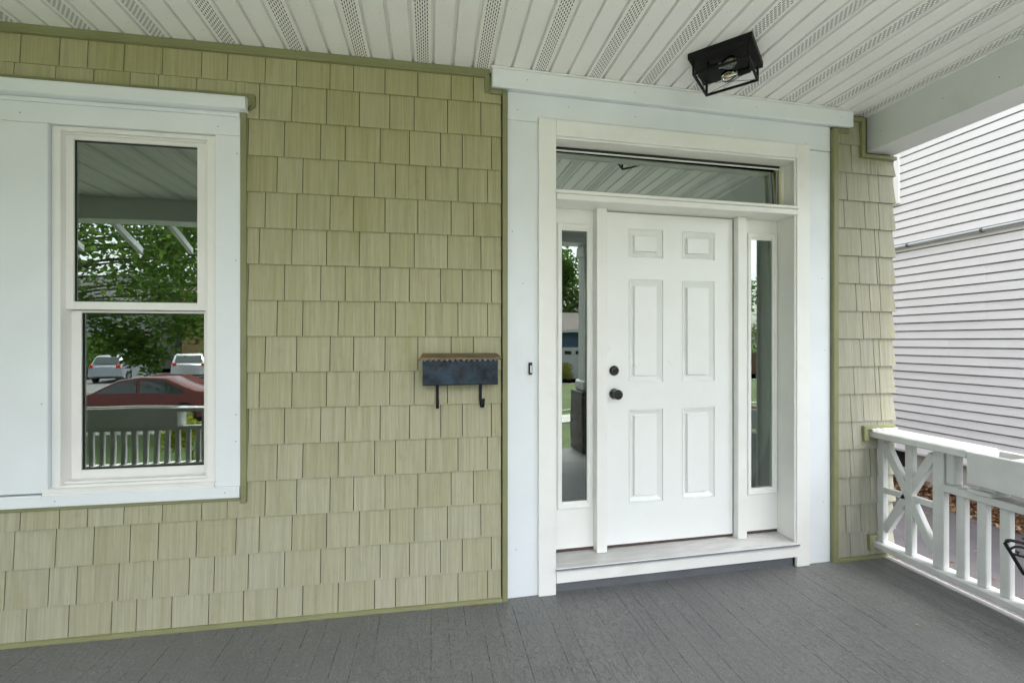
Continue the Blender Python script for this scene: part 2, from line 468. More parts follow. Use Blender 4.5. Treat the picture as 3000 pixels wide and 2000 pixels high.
obj('backing_panel', sh, back_olive, wall)
obj('ceiling_trim', MB().prism([(.0, 2.828), (-.026, 2.828), (-.026, 2.800), (-.022, 2.797), (-.022, 2.790), (0, 2.788)], 0, WL, .303), M['olive'], wall)
obj('step_trim', MB().cbox(.277, .303, -.025, 0, 2.708, 2.799, .002), M['olive'], wall)
obj('step_trim', MB().cbox(.3035, .372, -.024, 0, 2.703, 2.728, .002), M['olive'], wall)
obj('corner_trim', MB().cbox(.373, .401, -.024, .004, -.008, 2.728, .003), M['olive'], wall)
obj('base_trim', MB().prism([(0, -.006), (-.030, -.006), (-.030, .004), (-.021, .012), (-.021, .018), (0, .018)], 0, WL, .372), M['olive'], wall)

# strip of shingles right of the door
strip_w = thing('shingle_strip', 'narrow strip of shingles at the house corner between front door and white railing', 'wall', LOC_D, ROT)
SJ = [[(2.145, 2.2)], [2.231, 2.378, 2.433], [2.196, 2.364, 2.443], [2.176, 2.334, 2.447], [2.307, 2.417, 2.447], [2.29, 2.429, 2.449], [2.268, 2.375, 2.457], [2.32, 2.455],
      [2.302, 2.404, 2.45], [2.251, 2.416, 2.45], [2.226, 2.324, 2.461], [2.24, 2.44], [2.223, 2.378, 2.421], [2.223, 2.378, 2.44], [2.188, 2.302, 2.44], [2.223, 2.37, 2.45]]
def zs(k): return 2.807-.1755*k
for k in range(1, 17):
    zb = max(zs(k), .022); zt = zs(k-1)
    if k == 1:
        for (p, q) in ((2.122, 2.148), (2.148, 2.296)): shingle(strip_w, p, q, zb, 2.70 if p < 2.13 else 2.79, tuck=False, mat=M['shingle_skylit'])
        continue
    xs = [2.122]+SJ[min(k, 16)-1]+[2.556]
    for p, q in zip(xs, xs[1:]):
        ztt = zt
        if q > 2.33 and k == 2: ztt = min(zt, 2.566)
        if k == 2 and p < 2.25 < q: shingle(strip_w, p, 2.298, 2.5665, zt, yb=-.0095, mat=M['shingle_skylit'])   # the part left of the beam
        j = random.uniform(-.001, .001)
        if q == 2.556:                             # moulded corner piece, flared at its butt
            cxx = (p+q)/2; h = ztt-zb; a0 = p+.002-cxx; b0 = q-cxx
            v = [(a0, -.014, 0), (b0+.020, -.014, 0), (b0+.020, .03, 0), (a0, .004, 0), (a0, -.003, h), (b0+.002, -.003, h), (b0+.002, .03, h), (a0, .004, h)]
            obj('corner_shingle', MB().add(v, [(0, 1, 5, 4), (1, 2, 6, 5), (0, 3, 2, 1), (4, 5, 6, 7), (0, 4, 7, 3), (2, 3, 7, 6)]), M['shingle_skylit'], strip_w, (cxx, 0, zb+j))
        else: shingle(strip_w, p, q, zb+j, ztt, tuck=(ztt == zt), mat=M['shingle_skylit'])
obj('backing_panel', MB().box(2.08, 2.55, .004, .05, 0, 2.83), back_olive, strip_w)
obj('corner_trim', MB().cbox(2.081, 2.121, -.026, .003, -.004, 2.722, .004), M['olive'], strip_w)
obj('step_trim', MB().cbox(2.1215, 2.200, -.024, .0, 2.698, 2.721, .002), M['olive'], strip_w)
obj('step_trim', MB().cbox(2.182, 2.200, -.024, .0, 2.7215, 2.75, .002), M['olive'], strip_w)
obj('ceiling_trim', MB().cbox(2.20, 2.322, -.026, 0, 2.783, 2.808, .002), M['olive'], strip_w)
obj('beam_trim', MB().cbox(2.292, 2.318, -.030, 0, 2.556, 2.7825, .002), M['olive'], strip_w)
obj('beam_trim', MB().cbox(2.3185, 2.566, -.030, .03, 2.556, 2.578, .002), M['olive'], strip_w)
obj('base_trim', MB().cbox(2.1215, 2.585, -.026, .0, -.004, .021, .002), M['olive'], strip_w)
obj('rail_trim', MB().cbox(2.312, 2.342, -.028, 0, .752, .8245, .002), M['olive'], strip_w)
obj('rail_trim', MB().cbox(2.312, 2.556, -.028, .02, .825, .848, .002), M['olive'], strip_w)
obj('rail_trim', MB().cbox(2.342, 2.42, -.022, 0, .754, .774, .002), M['olive'], strip_w)
obj('rail_trim', MB().cbox(2.352, 2.374, -.030, 0, .052, .132, .002), M['olive'], strip_w)
obj('rail_trim', MB().cbox(2.352, 2.42, -.030, 0, .1325, .151, .002), M['olive'], strip_w)
# smear of white caulk on top of the rail trim
ck = MB()
for k in range(10):
    x0 = 2.36+k*.02; ck.cbox(x0, x0+.024, -.030-random.uniform(.001, .012), -.01, .818, .826+random.uniform(.001, .006), .002)
obj('caulk', ck, M['rail_white'], strip_w)

# ------------------------------------------------------------------ window
win = thing('window', 'white double-hung window with pale blue surround reflecting the parked red car', 'window')
BLY = -.020
obj('side_board', MB().cbox(-1.033, -.9205, BLY, .01, .683, 2.386, .002), M['blue_white'], win)
obj('side_board', MB().cbox(-3.0, -1.737, BLY, .01, .690, 2.386, .003), M['blue_white'], win)
obj('head_board', MB().cbox(-3.0, -.9205, BLY, .01, 2.3868, 2.478, .002), M['blue_white'], win)
obj('lip_board', MB().cbox(-3.0, -.9225, BLY-.004, .01, 2.4785, 2.4985, .002), M['blue_white'], win)
obj('crown_board', MB().prism([(.0, 2.575), (-.052, 2.566), (-.060, 2.560), (-.060, 2.508), (-.056, 2.504), (0, 2.499)], 0, -3.0, -.884), M['blue_white'], win)
obj('apron_board', MB().prism([(.01, .683), (-.026, .683), (-.031, .678), (-.031, .631), (-.027, .627), (.01, .627)], 0, -3.0, -.9215), M['blue_white'], win)
obj('sill', MB().prism([(.07, .722), (-.018, .706), (-.028, .698), (-.028, .6835), (.07, .6835)], 0, -1.752, -1.034), M['vinyl'], win)
ot = MB()
ot.cbox(-.920, -.893, -.024, .004, .597, 2.503, .003)
obj('olive_trim', ot, M['olive'], win)
obj('olive_trim', MB().cbox(-3.0, -.8535, -.028, .004, 2.5755, 2.592, .003), M['olive'], win)
obj('olive_trim', MB().prism([(-.883, 2.5745), (-.854, 2.5745), (-.854, 2.536), (-.893, 2.503), (-.920, 2.5035), (-.8845, 2.5035)], 1, -.027, .004), M['olive'], win)
obj('olive_trim', MB().cbox(-3.0, -.9205, -.020, .004, .610, .6265, .002), M['olive'], win)
# frame: outer rim then inner track
def ring(x0, x1, z0, z1, wl, wr, wb, wt, y0, y1, c=.0015):
    m = MB()
    m.cbox(x0, x0+wl, y0, y1, z0, z1, c); m.cbox(x1-wr, x1, y0, y1, z0, z1, c)
    m.cbox(x0+wl, x1-wr, y0+.0004, y1, z0, z0+wb, c); m.cbox(x0+wl, x1-wr, y0+.0004, y1, z1-wt, z1, c); return m
obj('frame', ring(-1.722, -1.036, .704, 2.384, .026, .040, .016, .020, -.004, .10), M['vinyl'], win)
obj('track', ring(-1.7150, -1.062, .718, 2.372, .016, .030, .012, .014, .018, .11), M['vinyl'], win)
obj('inner_stop', ring(-1.7350, -1.0345, .700, 2.3865, .010, .002, .003, .003, .002, .12), M['blue_white'], win)
us = obj('upper_sash', ring(-1.700, -1.088, 1.537, 2.3585, .034, .046, .037, .020, .030, .058), M['vinyl'], win)
obj('pane', MB().box(-1.668, -1.131, .045, .049, 1.570, 2.343), M['glass'], us)
obj('glazing_gasket', ring(-1.6675, -1.132, 1.572, 2.341, .004, .003, .003, .007, .040, .0505, .0005), M['dark_gap'], us)
obj('glazing_spacer', ring(-1.6630, -1.136, 1.576, 2.333, .008, .003, .004, .006, .0510, .058, .0005), paint('green_spacer', (.22, .29, .26), .4, .1), us)
ls = obj('lower_sash', ring(-1.698, -1.085, .728, 1.536, .042, .034, .042, .012, .064, .092), M['vinyl'], win)
obj('pane', MB().box(-1.657, -1.118, .079, .083, .768, 1.526), M['glass'], ls)
obj('glazing_gasket', ring(-1.6565, -1.1185, .7695, 1.5245, .004, .003, .004, .004, .073, .0845, .0005), M['dark_gap'], ls)
obj('glazing_spacer', ring(-1.652, -1.123, .7745, 1.520, .008, .003, .004, .004, .085, .091, .0005), paint('green_spacer', (.22, .29, .26), .4, .1), ls)
nl = MB()
for (px, pz) in ((-1.845, 2.425), (-1.02, 2.425), (-.935, 2.30), (-.94, 1.78), (-.94, 1.03), (-.94, .90), (-1.70, .655), (-.985, .655), (-1.76, 1.1), (-1.30, 2.52)):
    nl.lathe([(0, .0028), (.001, .0022)], (px, BLY-.0005 if pz > .68 else -.0312, pz), (0, -1, 0), 8)
obj('nail_heads', nl, M['nail'], win, kind='stuff')

# ------------------------------------------------------------------ front door unit (local frame)
door = thing('entry_door', 'white six-panel front door with sidelights, transom and pale blue surround', 'door', LOC_D, ROT)
bw = M['blue_white']; tw = M['trim_white']
obj('side_board', MB().cbox(.0005, .19, .000, .03, -.001, 2.581, .002), bw, door)
obj('side_board', MB().cbox(1.895, 2.0805, .000, .03, -.001, 2.578, .002), bw, door)
obj('head_board', MB().cbox(.001, 2.0800, -.0004, .03, 2.5822, 2.735, .002), bw, door)
obj('crown_board', MB().prism([(.0, 2.8190), (-.055, 2.8190), (-.058, 2.816), (-.058, 2.727), (-.053, 2.722), (0, 2.7345)], 0, -.088, 2.192), bw, door)
obj('crown_flange', MB().cbox(-.097, 2.222, -.066, 0, 2.8195, 2.8275, .002), tw, door)
# casing
obj('casing', MB().cbox(.172, .2705, -.0205, .0, 0, 2.603, .0025), tw, door)
obj('casing', MB().cbox(1.816, 1.911, -.0205, .0, 0, 2.600, .0025), tw, door)
obj('casing', MB().cbox(.271, 1.8155, -.0200, .0, 2.512, 2.6015, .0025), tw, door)
obj('stop_bead', MB().cbox(.2715, 1.8045, -.0125, .0, 2.4990, 2.5115, .0025), tw, door)
obj('stop_bead', MB().cbox(1.805, 1.8155, -.0125, .0, 2.2165, 2.5115, .0025), tw, door)
obj('stop_bead', MB().cbox(1.805, 1.8155, -.0125, .0, .15, 2.162, .0025), tw, door)
# jambs
obj('jamb', MB().cbox(.236, .274, .0005, .18, .145, 2.53, .001), tw, door)
obj('jamb', MB().cbox(1.8255, 1.862, .0005, .18, .145, 2.53, .001), tw, door)
obj('jamb', MB().cbox(.274, 1.825, .0005, .18, 2.5005, 2.53, .001), tw, door)
# bar between transom and door
obj('transom_bar', MB().cbox(.266, 1.8225, -.032, .03, 2.1985, 2.2160, .003), tw, door)
obj('transom_bar', MB().cbox(.2745, 1.8250, -.0195, .17, 2.1655, 2.1980, .003), tw, door)
obj('transom_bar', MB().cbox(.2745, 1.8250, .0305, .17, 2.1985, 2.2150, .001), tw, door)
# transom
tv = [(x_, .1005+.006*(x_-.275)+dy_+.040*(z_-2.216), z_) for x_ in (.275, 1.786) for dy_ in (0, .004) for z_ in (2.216, 2.488)]
tr = obj('transom', MB().add(tv, [(0, 1, 3, 2), (4, 6, 7, 5), (0, 4, 5, 1), (2, 3, 7, 6), (0, 2, 6, 4), (1, 5, 7, 3)]), M['glass_t'], door)
obj('glazing_bead', MB().cbox(.275, 1.79, .088, .0995, 2.4770, 2.4830, .001), tw, tr)
obj('glazing_gasket', MB().box(.275, 1.79, .092, .0995, 2.4835, 2.5000), M['dark_gap'], tr)
obj('glazing_spacer', MB().cbox(1.768, 1.776, .0965, .0995, 2.216, 2.4765, .0005), paint('spacer_grey', (.33, .36, .33), .4, .1), tr)
obj('masking_tape', MB().cbox(1.790, 1.804, .094, .0995, 2.2165, 2.486, .001), paint('masking_tape', (.62, .56, .30), .6, .1, 20), tr)
obj('side_filler', MB().cbox(1.8045, 1.825, .0940, .13, 2.2165, 2.5000, .001), tw, tr)
# mullions
obj('mullion', MB().cbox(.5555, .6185, .094, .20, .1505, 2.165, .002), tw, door)
obj('mullion', MB().cbox(1.4925, 1.5555, .094, .20, .1505, 2.165, .002), tw, door)
# door slab with six raised panels
def slab(x0, x1, z0, z1, y, th, panels):
    m = MB()
    xs = sorted({x0, x1}|{p[0] for p in panels}|{p[1] for p in panels})
    zz = sorted({z0, z1}|{p[2] for p in panels}|{p[3] for p in panels})
    for xa, xb in zip(xs, xs[1:]):
        for za, zb in zip(zz, zz[1:]):
            if any(p[0] <= xa and xb <= p[1] and p[2] <= za and zb <= p[3] for p in panels): continue
            m.quad((xa, y, za), (xb, y, za), (xb, y, zb), (xa, y, zb))
    m.quad((x0, y, z0), (x0, y, z1), (x0, y+th, z1), (x0, y+th, z0)); m.quad((x1, y, z1), (x1, y, z0), (x1, y+th, z0), (x1, y+th, z1))
    m.quad((x0, y, z1), (x1, y, z1), (x1, y+th, z1), (x0, y+th, z1)); m.quad((x1, y, z0), (x0, y, z0), (x0, y+th, z0), (x1, y+th, z0))
    m.quad((x1, y+th, z0), (x0, y+th, z0), (x0, y+th, z1), (x1, y+th, z1)); return m
def raised(p, y):
    m = MB(); prev = None
    for (ins, dy) in ((0, 0), (.0010, .0090), (.0052, .0095), (.0065, .0040), (.0095, .0040), (.035, .0205), (.0395, .0215), (.0412, .0020)):
        r = [(p[0]+ins, y+dy, p[2]+ins), (p[1]-ins, y+dy, p[2]+ins), (p[1]-ins, y+dy, p[3]-ins), (p[0]+ins, y+dy, p[3]-ins)]
        if prev:
            for k in range(4): m.quad(prev[k], prev[(k+1) % 4], r[(k+1) % 4], r[k])
        prev = r
    m.quad(*prev); return m
PN = [(xa, xb, za, zb) for (xa, xb) in ((.776, 1.003), (1.1325, 1.3585)) for (za, zb) in ((.412, .976), (1.139, 1.760), (1.893, 2.0655))]
DY = .140
ds = obj('door_slab', slab(.6225, 1.4865, .170, 2.159, DY, .045, PN), M['door_white'], door)
for p in PN: obj('panel', raised(p, DY), M['door_white'], ds)
obj('deadbolt', MB().lathe([(0, .0300), (.006, .0300), (.012, .026), (.016, .0215), (.024, .0205), (.0245, .0165), (.0225, .0155), (.0225, .001)], (.681, DY, 1.2115), (0, -1, 0), 32), M['black_gloss'], ds, smooth=False)
obj('knob', MB().lathe([(0, .0315), (.005, .0315), (.010, .028), (.013, .016), (.030, .0135), (.036, .0200), (.042, .0268), (.052, .0300), (.062, .0285), (.068, .0225), (.070, .0165), (.0685, .0140), (.0685, .0125), (.0700, .0110), (.0702, .001)], (.682, DY, 1.0735), (0, -1, 0), 32), M['black_gloss'], ds)
for c in ds.children:
    if c.name.startswith(('dead', 'knob')): soft(c, 30)
obj('keyhole', MB().lathe([(0, .0055), (.0015, .0050), (.0017, .001)], (.681, DY-.0226, 1.208), (0, -1, 0), 16), M['dark_gap'], ds)
obj('weatherstrip', MB().box(.60, 1.5125, .158, .195, 2.1595, 2.1655).box(1.487, 1.4965, .1405, .195, .17, 2.1595).box(.6185, .6220, .150, .195, .17, 2.1595), M['dark_gap'], door)
obj('door_sweep', MB().box(.6195, 1.4915, .1440, .19, .1525, .1695), M['sweep'], door)
# sidelights
def sidelight(x0, x1, gx0, gx1, fx0, fx1):
    y = .150
    m = MB()
    for (xa, xb, za, zb) in ((x0, gx0, .170, 2.165), (gx1, x1, .170, 2.165), (gx0, gx1, .170, .445), (gx0, gx1, 2.038, 2.165)): m.box(xa, xb, y, y+.04, za, zb)
    p = obj('sidelight', m, tw, door)   # > glass_frame, pane, spacer, sweep
    prev = None; fm = MB()
    for (ins, yy) in ((0, y), (0, y-.010), (.004, y-.013), (.012, y-.013), (.015, y-.009), (.0225, y-.009), (.0285, y-.004), (.0285, y+.01)):
        r = [(fx0+ins, yy, .4045+ins), (fx1-ins, yy, .4045+ins), (fx1-ins, yy, 2.078-ins), (fx0+ins, yy, 2.078-ins)]
        if prev:
            for k in range(4): fm.quad(prev[k], prev[(k+1) % 4], r[(k+1) % 4], r[k])
        prev = r
    obj('glass_frame', fm, tw, p)
    obj('pane', MB().box(gx0-.004, gx1+.004, y+.002, y+.006, .430, 2.052), M['glass_s'], p)
    obj('glazing_spacer', ring(fx0+.0290, fx1-.0290, .434, 2.0485, .003, .006, .004, .004, y+.0065, y+.012, .0004), paint('spacer_dark', (.07, .10, .095), .4, .1), p)
    obj('sweep', MB().box(x0+.001, x1-.001, .153, .185, .1515, .1695), M['sweep'], p)
    return p
sidelight(.275, .5550, .356, .514, .329, .5430)
sidelight(1.5560, 1.8250, 1.628, 1.785, 1.5985, 1.8140)
# threshold and riser
th = obj('threshold', MB().prism([(-.036, .1455), (-.030, .148), (.185, .1510), (.185, .130), (-.036, .130)], 0, .2665, 1.8215), M['sill'], door)
obj('sill_nose', MB().cbox(.266, 1.822, -.0395, -.0365, .137, .1465, .001), paint('sill_nose_grey', (.17, .19, .21), .4, .1), th)
obj('riser', MB().cbox(.2712, 1.8150, -.026, .02, .064, .1365, .002), tw, door)
obj('kick_strip', MB().cbox(.2712, 1.8150, .012, .02, -.001, .0635, .001), paint('kick_grey', (.115, .125, .135), .45, .1, 10, .001, 30, (1, 1, 1)), door)
nl = MB()
for (px, pz) in ((.06, 2.64), (.35, 2.685), (.75, 2.67), (1.35, 2.66), (1.9, 2.62), (.03, 1.98), (.05, .26), (.09, 1.7), (2.03, .38), (2.04, 1.33), (2.02, 1.78)):
    nl.lathe([(0, .0028), (.001, .0022)], (px, -.0007, pz), (0, -1, 0), 8)
for px in (.1, .72, 1.5, 2.1): nl.lathe([(0, .0028), (.001, .0022)], (px, -.0582, 2.775), (0, -1, 0), 8)
obj('nail_heads', nl, M['nail'], door, kind='stuff')

# doorbell
bell = thing('doorbell', 'small black doorbell with a pale push bar on the pale blue board', 'doorbell', LOC_D, ROT)
obj('housing', MB().cbox(.1185, .1385, -.014, -.0006, 1.2045, 1.2715, .003), M['black_gloss'], bell)
obj('button', MB().cbox(.1250, .1345, -.0165, -.0142, 1.216, 1.2565, .002), paint('bell_bar', (.66, .67, .62), .3, .03), bell)

# ------------------------------------------------------------------ mailbox
mbx = thing('mailbox', 'weathered blue-black wall mailbox with a rusty lid hung on the shingles', 'mailbox')
bx0, bx1 = -.0455, .3355
obj('body', MB().prism([(-.016, 1.296), (-.016, 1.166), (-.104, 1.164), (-.112, 1.170), (-.112, 1.288)], 0, bx0, bx1), M['mail_body'], mbx)
ld = MB()
# lid: sloping top with turned-down mitred ends
top = [(-.046, -.018, 1.3245), (.340, -.018, 1.3245), (.354, -.128, 1.3040), (-.060, -.128, 1.3040)]
ld.quad(top[3], top[2], top[1], top[0])
ld.quad((-.060, -.128, 1.304), (-.046, -.018, 1.3245), (-.048, -.018, 1.297), (-.061, -.127, 1.290)); ld.quad((.340, -.018, 1.3245), (.354, -.128, 1.304), (.355, -.127, 1.290), (.342, -.018, 1.297))
ld.quad((-.060, -.128, 1.304), (.354, -.128, 1.304), (.354, -.1275, 1.2985), (-.060, -.1275, 1.2985))
ld.quad((-.048, -.018, 1.297), (.342, -.018, 1.297), (.340, -.018, 1.3245), (-.046, -.018, 1.3245))
obj('lid', ld, M['mail_lid'], mbx)
va = MB(); n = 14; ww = (bx1-bx0+.004)/n
for k in range(n):
    x0 = bx0-.002+k*ww
    for q in range(4):
        xa = x0+ww*q/4; xb = x0+ww*(q+1)/4
        za = 1.2895+.0055*math.cos(2*math.pi*q/4)*1.0; zb_ = 1.2895+.0055*math.cos(2*math.pi*(q+1)/4)
        va.add([(xa, -.125, za), (xb, -.125, zb_), (xb, -.125, 1.302), (xa, -.125, 1.302), (xa, -.1225, za), (xb, -.1225, zb_), (xb, -.1225, 1.302), (xa, -.1225, 1.302)],
               [(0, 1, 2, 3), (5, 4, 7, 6), (0, 4, 5, 1)])
obj('valance', va, M['mail_val'], mbx)
for sx, twist in ((.029, 0.0), (.2545, .0035)):
    st = MB(); path = [(-.02, 1.17), (-.022, 1.075), (-.034, 1.050), (-.055, 1.043), (-.078, 1.047), (-.088, 1.064), (-.090, 1.092)]
    w = .0075
    for k, ((ya, za), (yb, zb_)) in enumerate(zip(path, path[1:])):
        xo = sx+twist*max(0, k-1)/2; xo2 = sx+twist*max(0, k)/2
        st.add([(xo-w, ya, za), (xo+w, ya, za), (xo2+w, yb, zb_), (xo2-w, yb, zb_), (xo-w, ya-.004, za-.002), (xo+w, ya-.004, za-.002), (xo2+w, yb-.004, zb_-.002), (xo2-w, yb-.004, zb_-.002)],
               [(0, 1, 2, 3), (4, 7, 6, 5), (0, 3, 7, 4), (1, 5, 6, 2), (0, 4, 5, 1), (3, 2, 6, 7)])
    obj('paper_hook', st, M['black_metal'], mbx)

# ------------------------------------------------------------------ ceiling lamp
lamp = thing('ceiling_lamp', 'black open-cage ceiling light with two clear bulbs', 'ceiling light', (1.4775, -.327, ZC), R(-46.3))
bm = M['black_metal']
obj('canopy', MB().cbox(-.147, .147, -.152, .152, -.030, -.0005, .002), bm, lamp)
cg = MB(); hs_, zb_, b = .125, -.1045, .0055
for sx in (-1, 1):
    for sy in (-1, 1): cg.cbox(sx*hs_-b, sx*hs_+b, sy*hs_-b, sy*hs_+b, zb_+.0115, -.030, .001)
for sy in (-1, 1):
    cg.cbox(-hs_-b, hs_+b, sy*hs_-b, sy*hs_+b, zb_, zb_+.011, .001); cg.cbox(sy*hs_-b, sy*hs_+b, -hs_+b+.0002, hs_-b-.0002, zb_+.0002, zb_+.0108, .001)
obj('cage', cg, bm, lamp)
for (ax, sgn) in ((0, 1), (0, -1), (1, 1), (1, -1)):
    wr = MB()
    for s1 in (-1, 1):
        a_ = (-hs_, sgn*hs_, zb_+.008 if s1 > 0 else -.032); b_ = (hs_, sgn*hs_, -.032 if s1 > 0 else zb_+.008)
        if ax: a_ = (a_[1], a_[0]+.001*s1, a_[2]); b_ = (b_[1], b_[0]+.001*s1, b_[2])
        wr.tube([a_, b_], .0013, 6)
    obj('cross_wire', wr, bm, lamp)
for (ex, ey, dr) in ((-.030, -.066, 1), (.058, .058, -1)):
    so = obj('bulb_socket', MB().lathe([(-.045, .016), (-.004, .0175), (0, .0165), (.012, .0165)], (ex, ey, -.066), (dr, 0, 0), 20), bm, lamp)
    soft(so)
    obj('socket_arm', MB().tube([(ex-dr*.036, ey, -.066), (ex-dr*.040, ey, -.03)], .007, 8), bm, lamp)
    bl = obj('bulb', MB().lathe([(.012, .0130), (.022, .0140), (.034, .0190), (.046, .0255), (.058, .0292), (.068, .0298), (.078, .0272), (.087, .0205), (.092, .0120), (.0945, .001)], (ex, ey, -.066), (dr, 0, 0), 28), M['bulb_glass'], lamp, smooth=True)
    obj('bulb_cap', MB().lathe([(.010, .0132), (.020, .0134), (.021, .006), (.040, .0035)], (ex, ey, -.066), (dr, 0, 0), 16), paint('brass_cap', (.55, .5, .36), .35, .1), bl)
    fl = MB()
    for (dy, dz) in ((-.008, -.005), (.008, -.005), (-.004, .007), (.004, .007)):
        fl.tube([(ex+dr*.040, ey+dy*.5, -.066+dz*.5), (ex+dr*.076, ey+dy, -.066+dz)], .0011, 6)
    obj('filament', fl, M['filament'], bl)

# ------------------------------------------------------------------ beam and railing on the right
beam = thing('porch_beam', 'grey-white boxed beam carrying the porch roof above the side railing', 'beam')
obj('inner_face', MB().cbox(2.765, 2.795, -2.69, .13, 2.6085, ZC-.001, .002), M['beam'], beam)
obj('soffit_board', MB().cbox(2.764, 2.979, -2.69, .125, 2.600, 2.6080, .002), M['beam'], beam)
obj('outer_face', MB().cbox(2.95, 2.979, -2.69, .13, 2.6085, 2.86, .002), M['beam'], beam)
nl = MB()
for (py, pz) in ((.0, 2.70), (-.36, 2.72), (-.62, 2.69)): nl.lathe([(0, .003), (.001, .002)], (2.7645, py, pz), (-1, 0, 0), 8)
obj('nail_heads', nl, M['nail'], beam, kind='stuff')

rw = M['rail_white']
rail = thing('side_railing', 'white wooden side railing with a star-braced end bay and square balusters', 'railing')
obj('hand_rail', MB().cbox(2.765, 2.976, -.4745, .100, .773, .8165, .006), rw, rail)
obj('bottom_rail', MB().cbox(2.800, 2.905, -2.60, .105, .066, .1015, .004), rw, rail)
obj('sub_rail', MB().cbox(2.815, 2.912, -2.60, -.3165, .5485, .588, .004), rw, rail)
def bar(p, q, w, x0, x1, c=.002):
    p = Vector((0,)+p); q = Vector((0,)+q); d = q-p; L = d.length; d.normalize()
    n = Vector((0, -d.z, d.y))
    Mx = Matrix(((1, 0, 0, 0), (0, d.y, n.y, (p.y+q.y)/2), (0, d.z, n.z, (p.z+q.z)/2), (0, 0, 0, 1)))
    return MB().cbox(x0, x1, -L/2, L/2, -w/2, w/2, c, Mx)
X0, X1 = 2.832, 2.872
obj('stile', MB().cbox(X0, X1, .046, .090, .1020, .7725, .003), rw, rail)
obj('stile', MB().cbox(X0-.001, X1, -.312, -.252, .1020, .7725, .003), rw, rail)
obj('stile', MB().cbox(X0, X1, -.135, -.092, .1025, .7720, .003), rw, rail)
obj('brace', bar((.044, .738), (-.250, .180), .046, X0+.001, X1-.001), rw, rail)
obj('brace', bar((-.250, .735), (.044, .185), .046, X0+.002, X1-.002), rw, rail)
obj('brace', MB().cbox(X0+.002, X1-.004, -.092, .046, .425, .459, .002), rw, rail)
obj('brace', MB().cbox(X0+.002, X1-.004, -.2515, -.136, .429, .463, .002), rw, rail)
obj('post_block', MB().cbox(2.842, 2.905, -.360, -.3125, .5885, .7720, .006), rw, rail)
bal = MB().cbox(0, .038, -.0215, .0215, .1020, .5480, .004).mesh('baluster')
for k in range(22): obj('baluster', bal, rw, rail, (2.836, -.392-.1*k, 0))

pl = thing('planter_box', 'long white wooden planter box resting on the side railing', 'planter')
obj('front_board', MB().cbox(2.760, 2.782, -2.30, -.4775, .642, .812, .004), rw, pl)
obj('back_board', MB().cbox(2.945, 2.966, -2.30, -.4775, .642, .812, .004), rw, pl)
obj('end_board', MB().cbox(2.7825, 2.9445, -.500, -.480, .642, .806, .003), rw, pl)
obj('divider', MB().cbox(2.7825, 2.9445, -.640, -.620, .642, .800, .003), rw, pl)
obj('base_board', MB().cbox(2.7825, 2.9445, -2.28, -.5005, .642, .660, .002), paint('bare_wood', (.34, .28, .20), .8, .25, 8, .001, 60), pl)
obj('inside_lining', MB().cbox(2.930, 2.9445, -2.28, -.6405, .6605, .803, .001), paint('stained_wood', (.36, .29, .19), .8, .25, 10, .001, 60, dirt=(.12, .07, .04)), pl)
obj('support_block', MB().cbox(2.800, 2.930, -.560, -.450, .5885, .6125, .003).cbox(2.812, 2.925, -.575, -.500, .6128, .6415, .003), rw, pl)
obj('support_block', MB().cbox(2.805, 2.930, -1.80, -1.72, .5885, .6415, .003), rw, pl)

# ------------------------------------------------------------------ wrought iron chair at the right edge
ch = thing('iron_chair', 'black wrought iron chair with scrolled armrest at the porch railing', 'chair')
P0 = Vector((2.243, -.994, .600)); rx = Vector((.80, -.42, -.006)).normalized()
def ap(s, t, u=0.0): return P0+rx*s+Vector((0, 0, t))+Vector((-.42, -.80, 0)).normalized()*u
am = MB()
am.tube([ap(.012, -.004), ap(0.004, -.006), ap(0, -.014), ap(.058, -.127), ap(.066, -.131), ap(.30, -.160)], .0062, 10)
am.tube([ap(.006, -.003), ap(.018, 0), ap(.10, -.012), ap(.25, -.02), ap(.36, -.03)], .0062, 10)
scl = [ap(.030+.017*math.cos(t)*(1-.10*t), -.043+.017*math.sin(t)*(1-.10*t)) for t in [k*.42 for k in range(0, 17)]]
am.tube([ap(.13, -.062), ap(.10, -.045), ap(.07, -.028), ap(.047, -.022), ap(.030, -.024), ap(.016, -.034), ap(.016, -.048), ap(.028, -.056), ap(.040, -.052), ap(.042, -.044), ap(.034, -.041)], .0046, 8)
am.tube([ap(.016, -.050), ap(.05, -.058), ap(.10, -.066), ap(.20, -.10)], .0046, 8)
am.tube([ap(.07, -.010), ap(.066, -.020), ap(.074, -.028), ap(.088, -.026), ap(.12, -.014)], .0046, 8)
soft(obj('armrest', am, bm, ch), 60)
# seat, back and legs (beyond the frame)
sx, sy = 2.58, -1.30
se = MB()
for k in range(9): se.tube([(sx-.20+k*.05, sy-.21, .43), (sx-.20+k*.05, sy+.21, .43)], .004, 6)
se.tube([(sx-.22, sy-.22, .43), (sx+.18, sy-.22, .43), (sx+.18, sy+.22, .43), (sx-.22, sy+.22, .43)], .008, 8, True)
obj('seat', se, bm, ch)
bk = MB().tube([(sx+.17, sy-.21, .43), (sx+.20, sy-.21, .80), (sx+.20, sy-.14, .86), (sx+.20, sy+.14, .86), (sx+.20, sy+.21, .80), (sx+.17, sy+.21, .43)], .008, 8)
for k in range(5): bk.tube([(sx+.175, sy-.14+k*.07, .43), (sx+.20, sy-.14+k*.07, .86)], .004, 6)
obj('backrest', bk, bm, ch)
for (dx, dy) in ((-.21, -.21), (-.21, .21), (.17, -.21), (.17, .21)):
    obj('leg', MB().tube([(sx+dx, sy+dy, .44), (sx+dx*1.1, sy+dy*1.1, .002)], .008, 8), bm, ch)
obj('armrest', MB().tube([(sx+.19, sy-.22, .60), (sx-.2, sy-.22, .62), (sx-.25, sy-.22, .59), (sx-.2, sy-.22, .44)], .0062, 8), bm, ch)
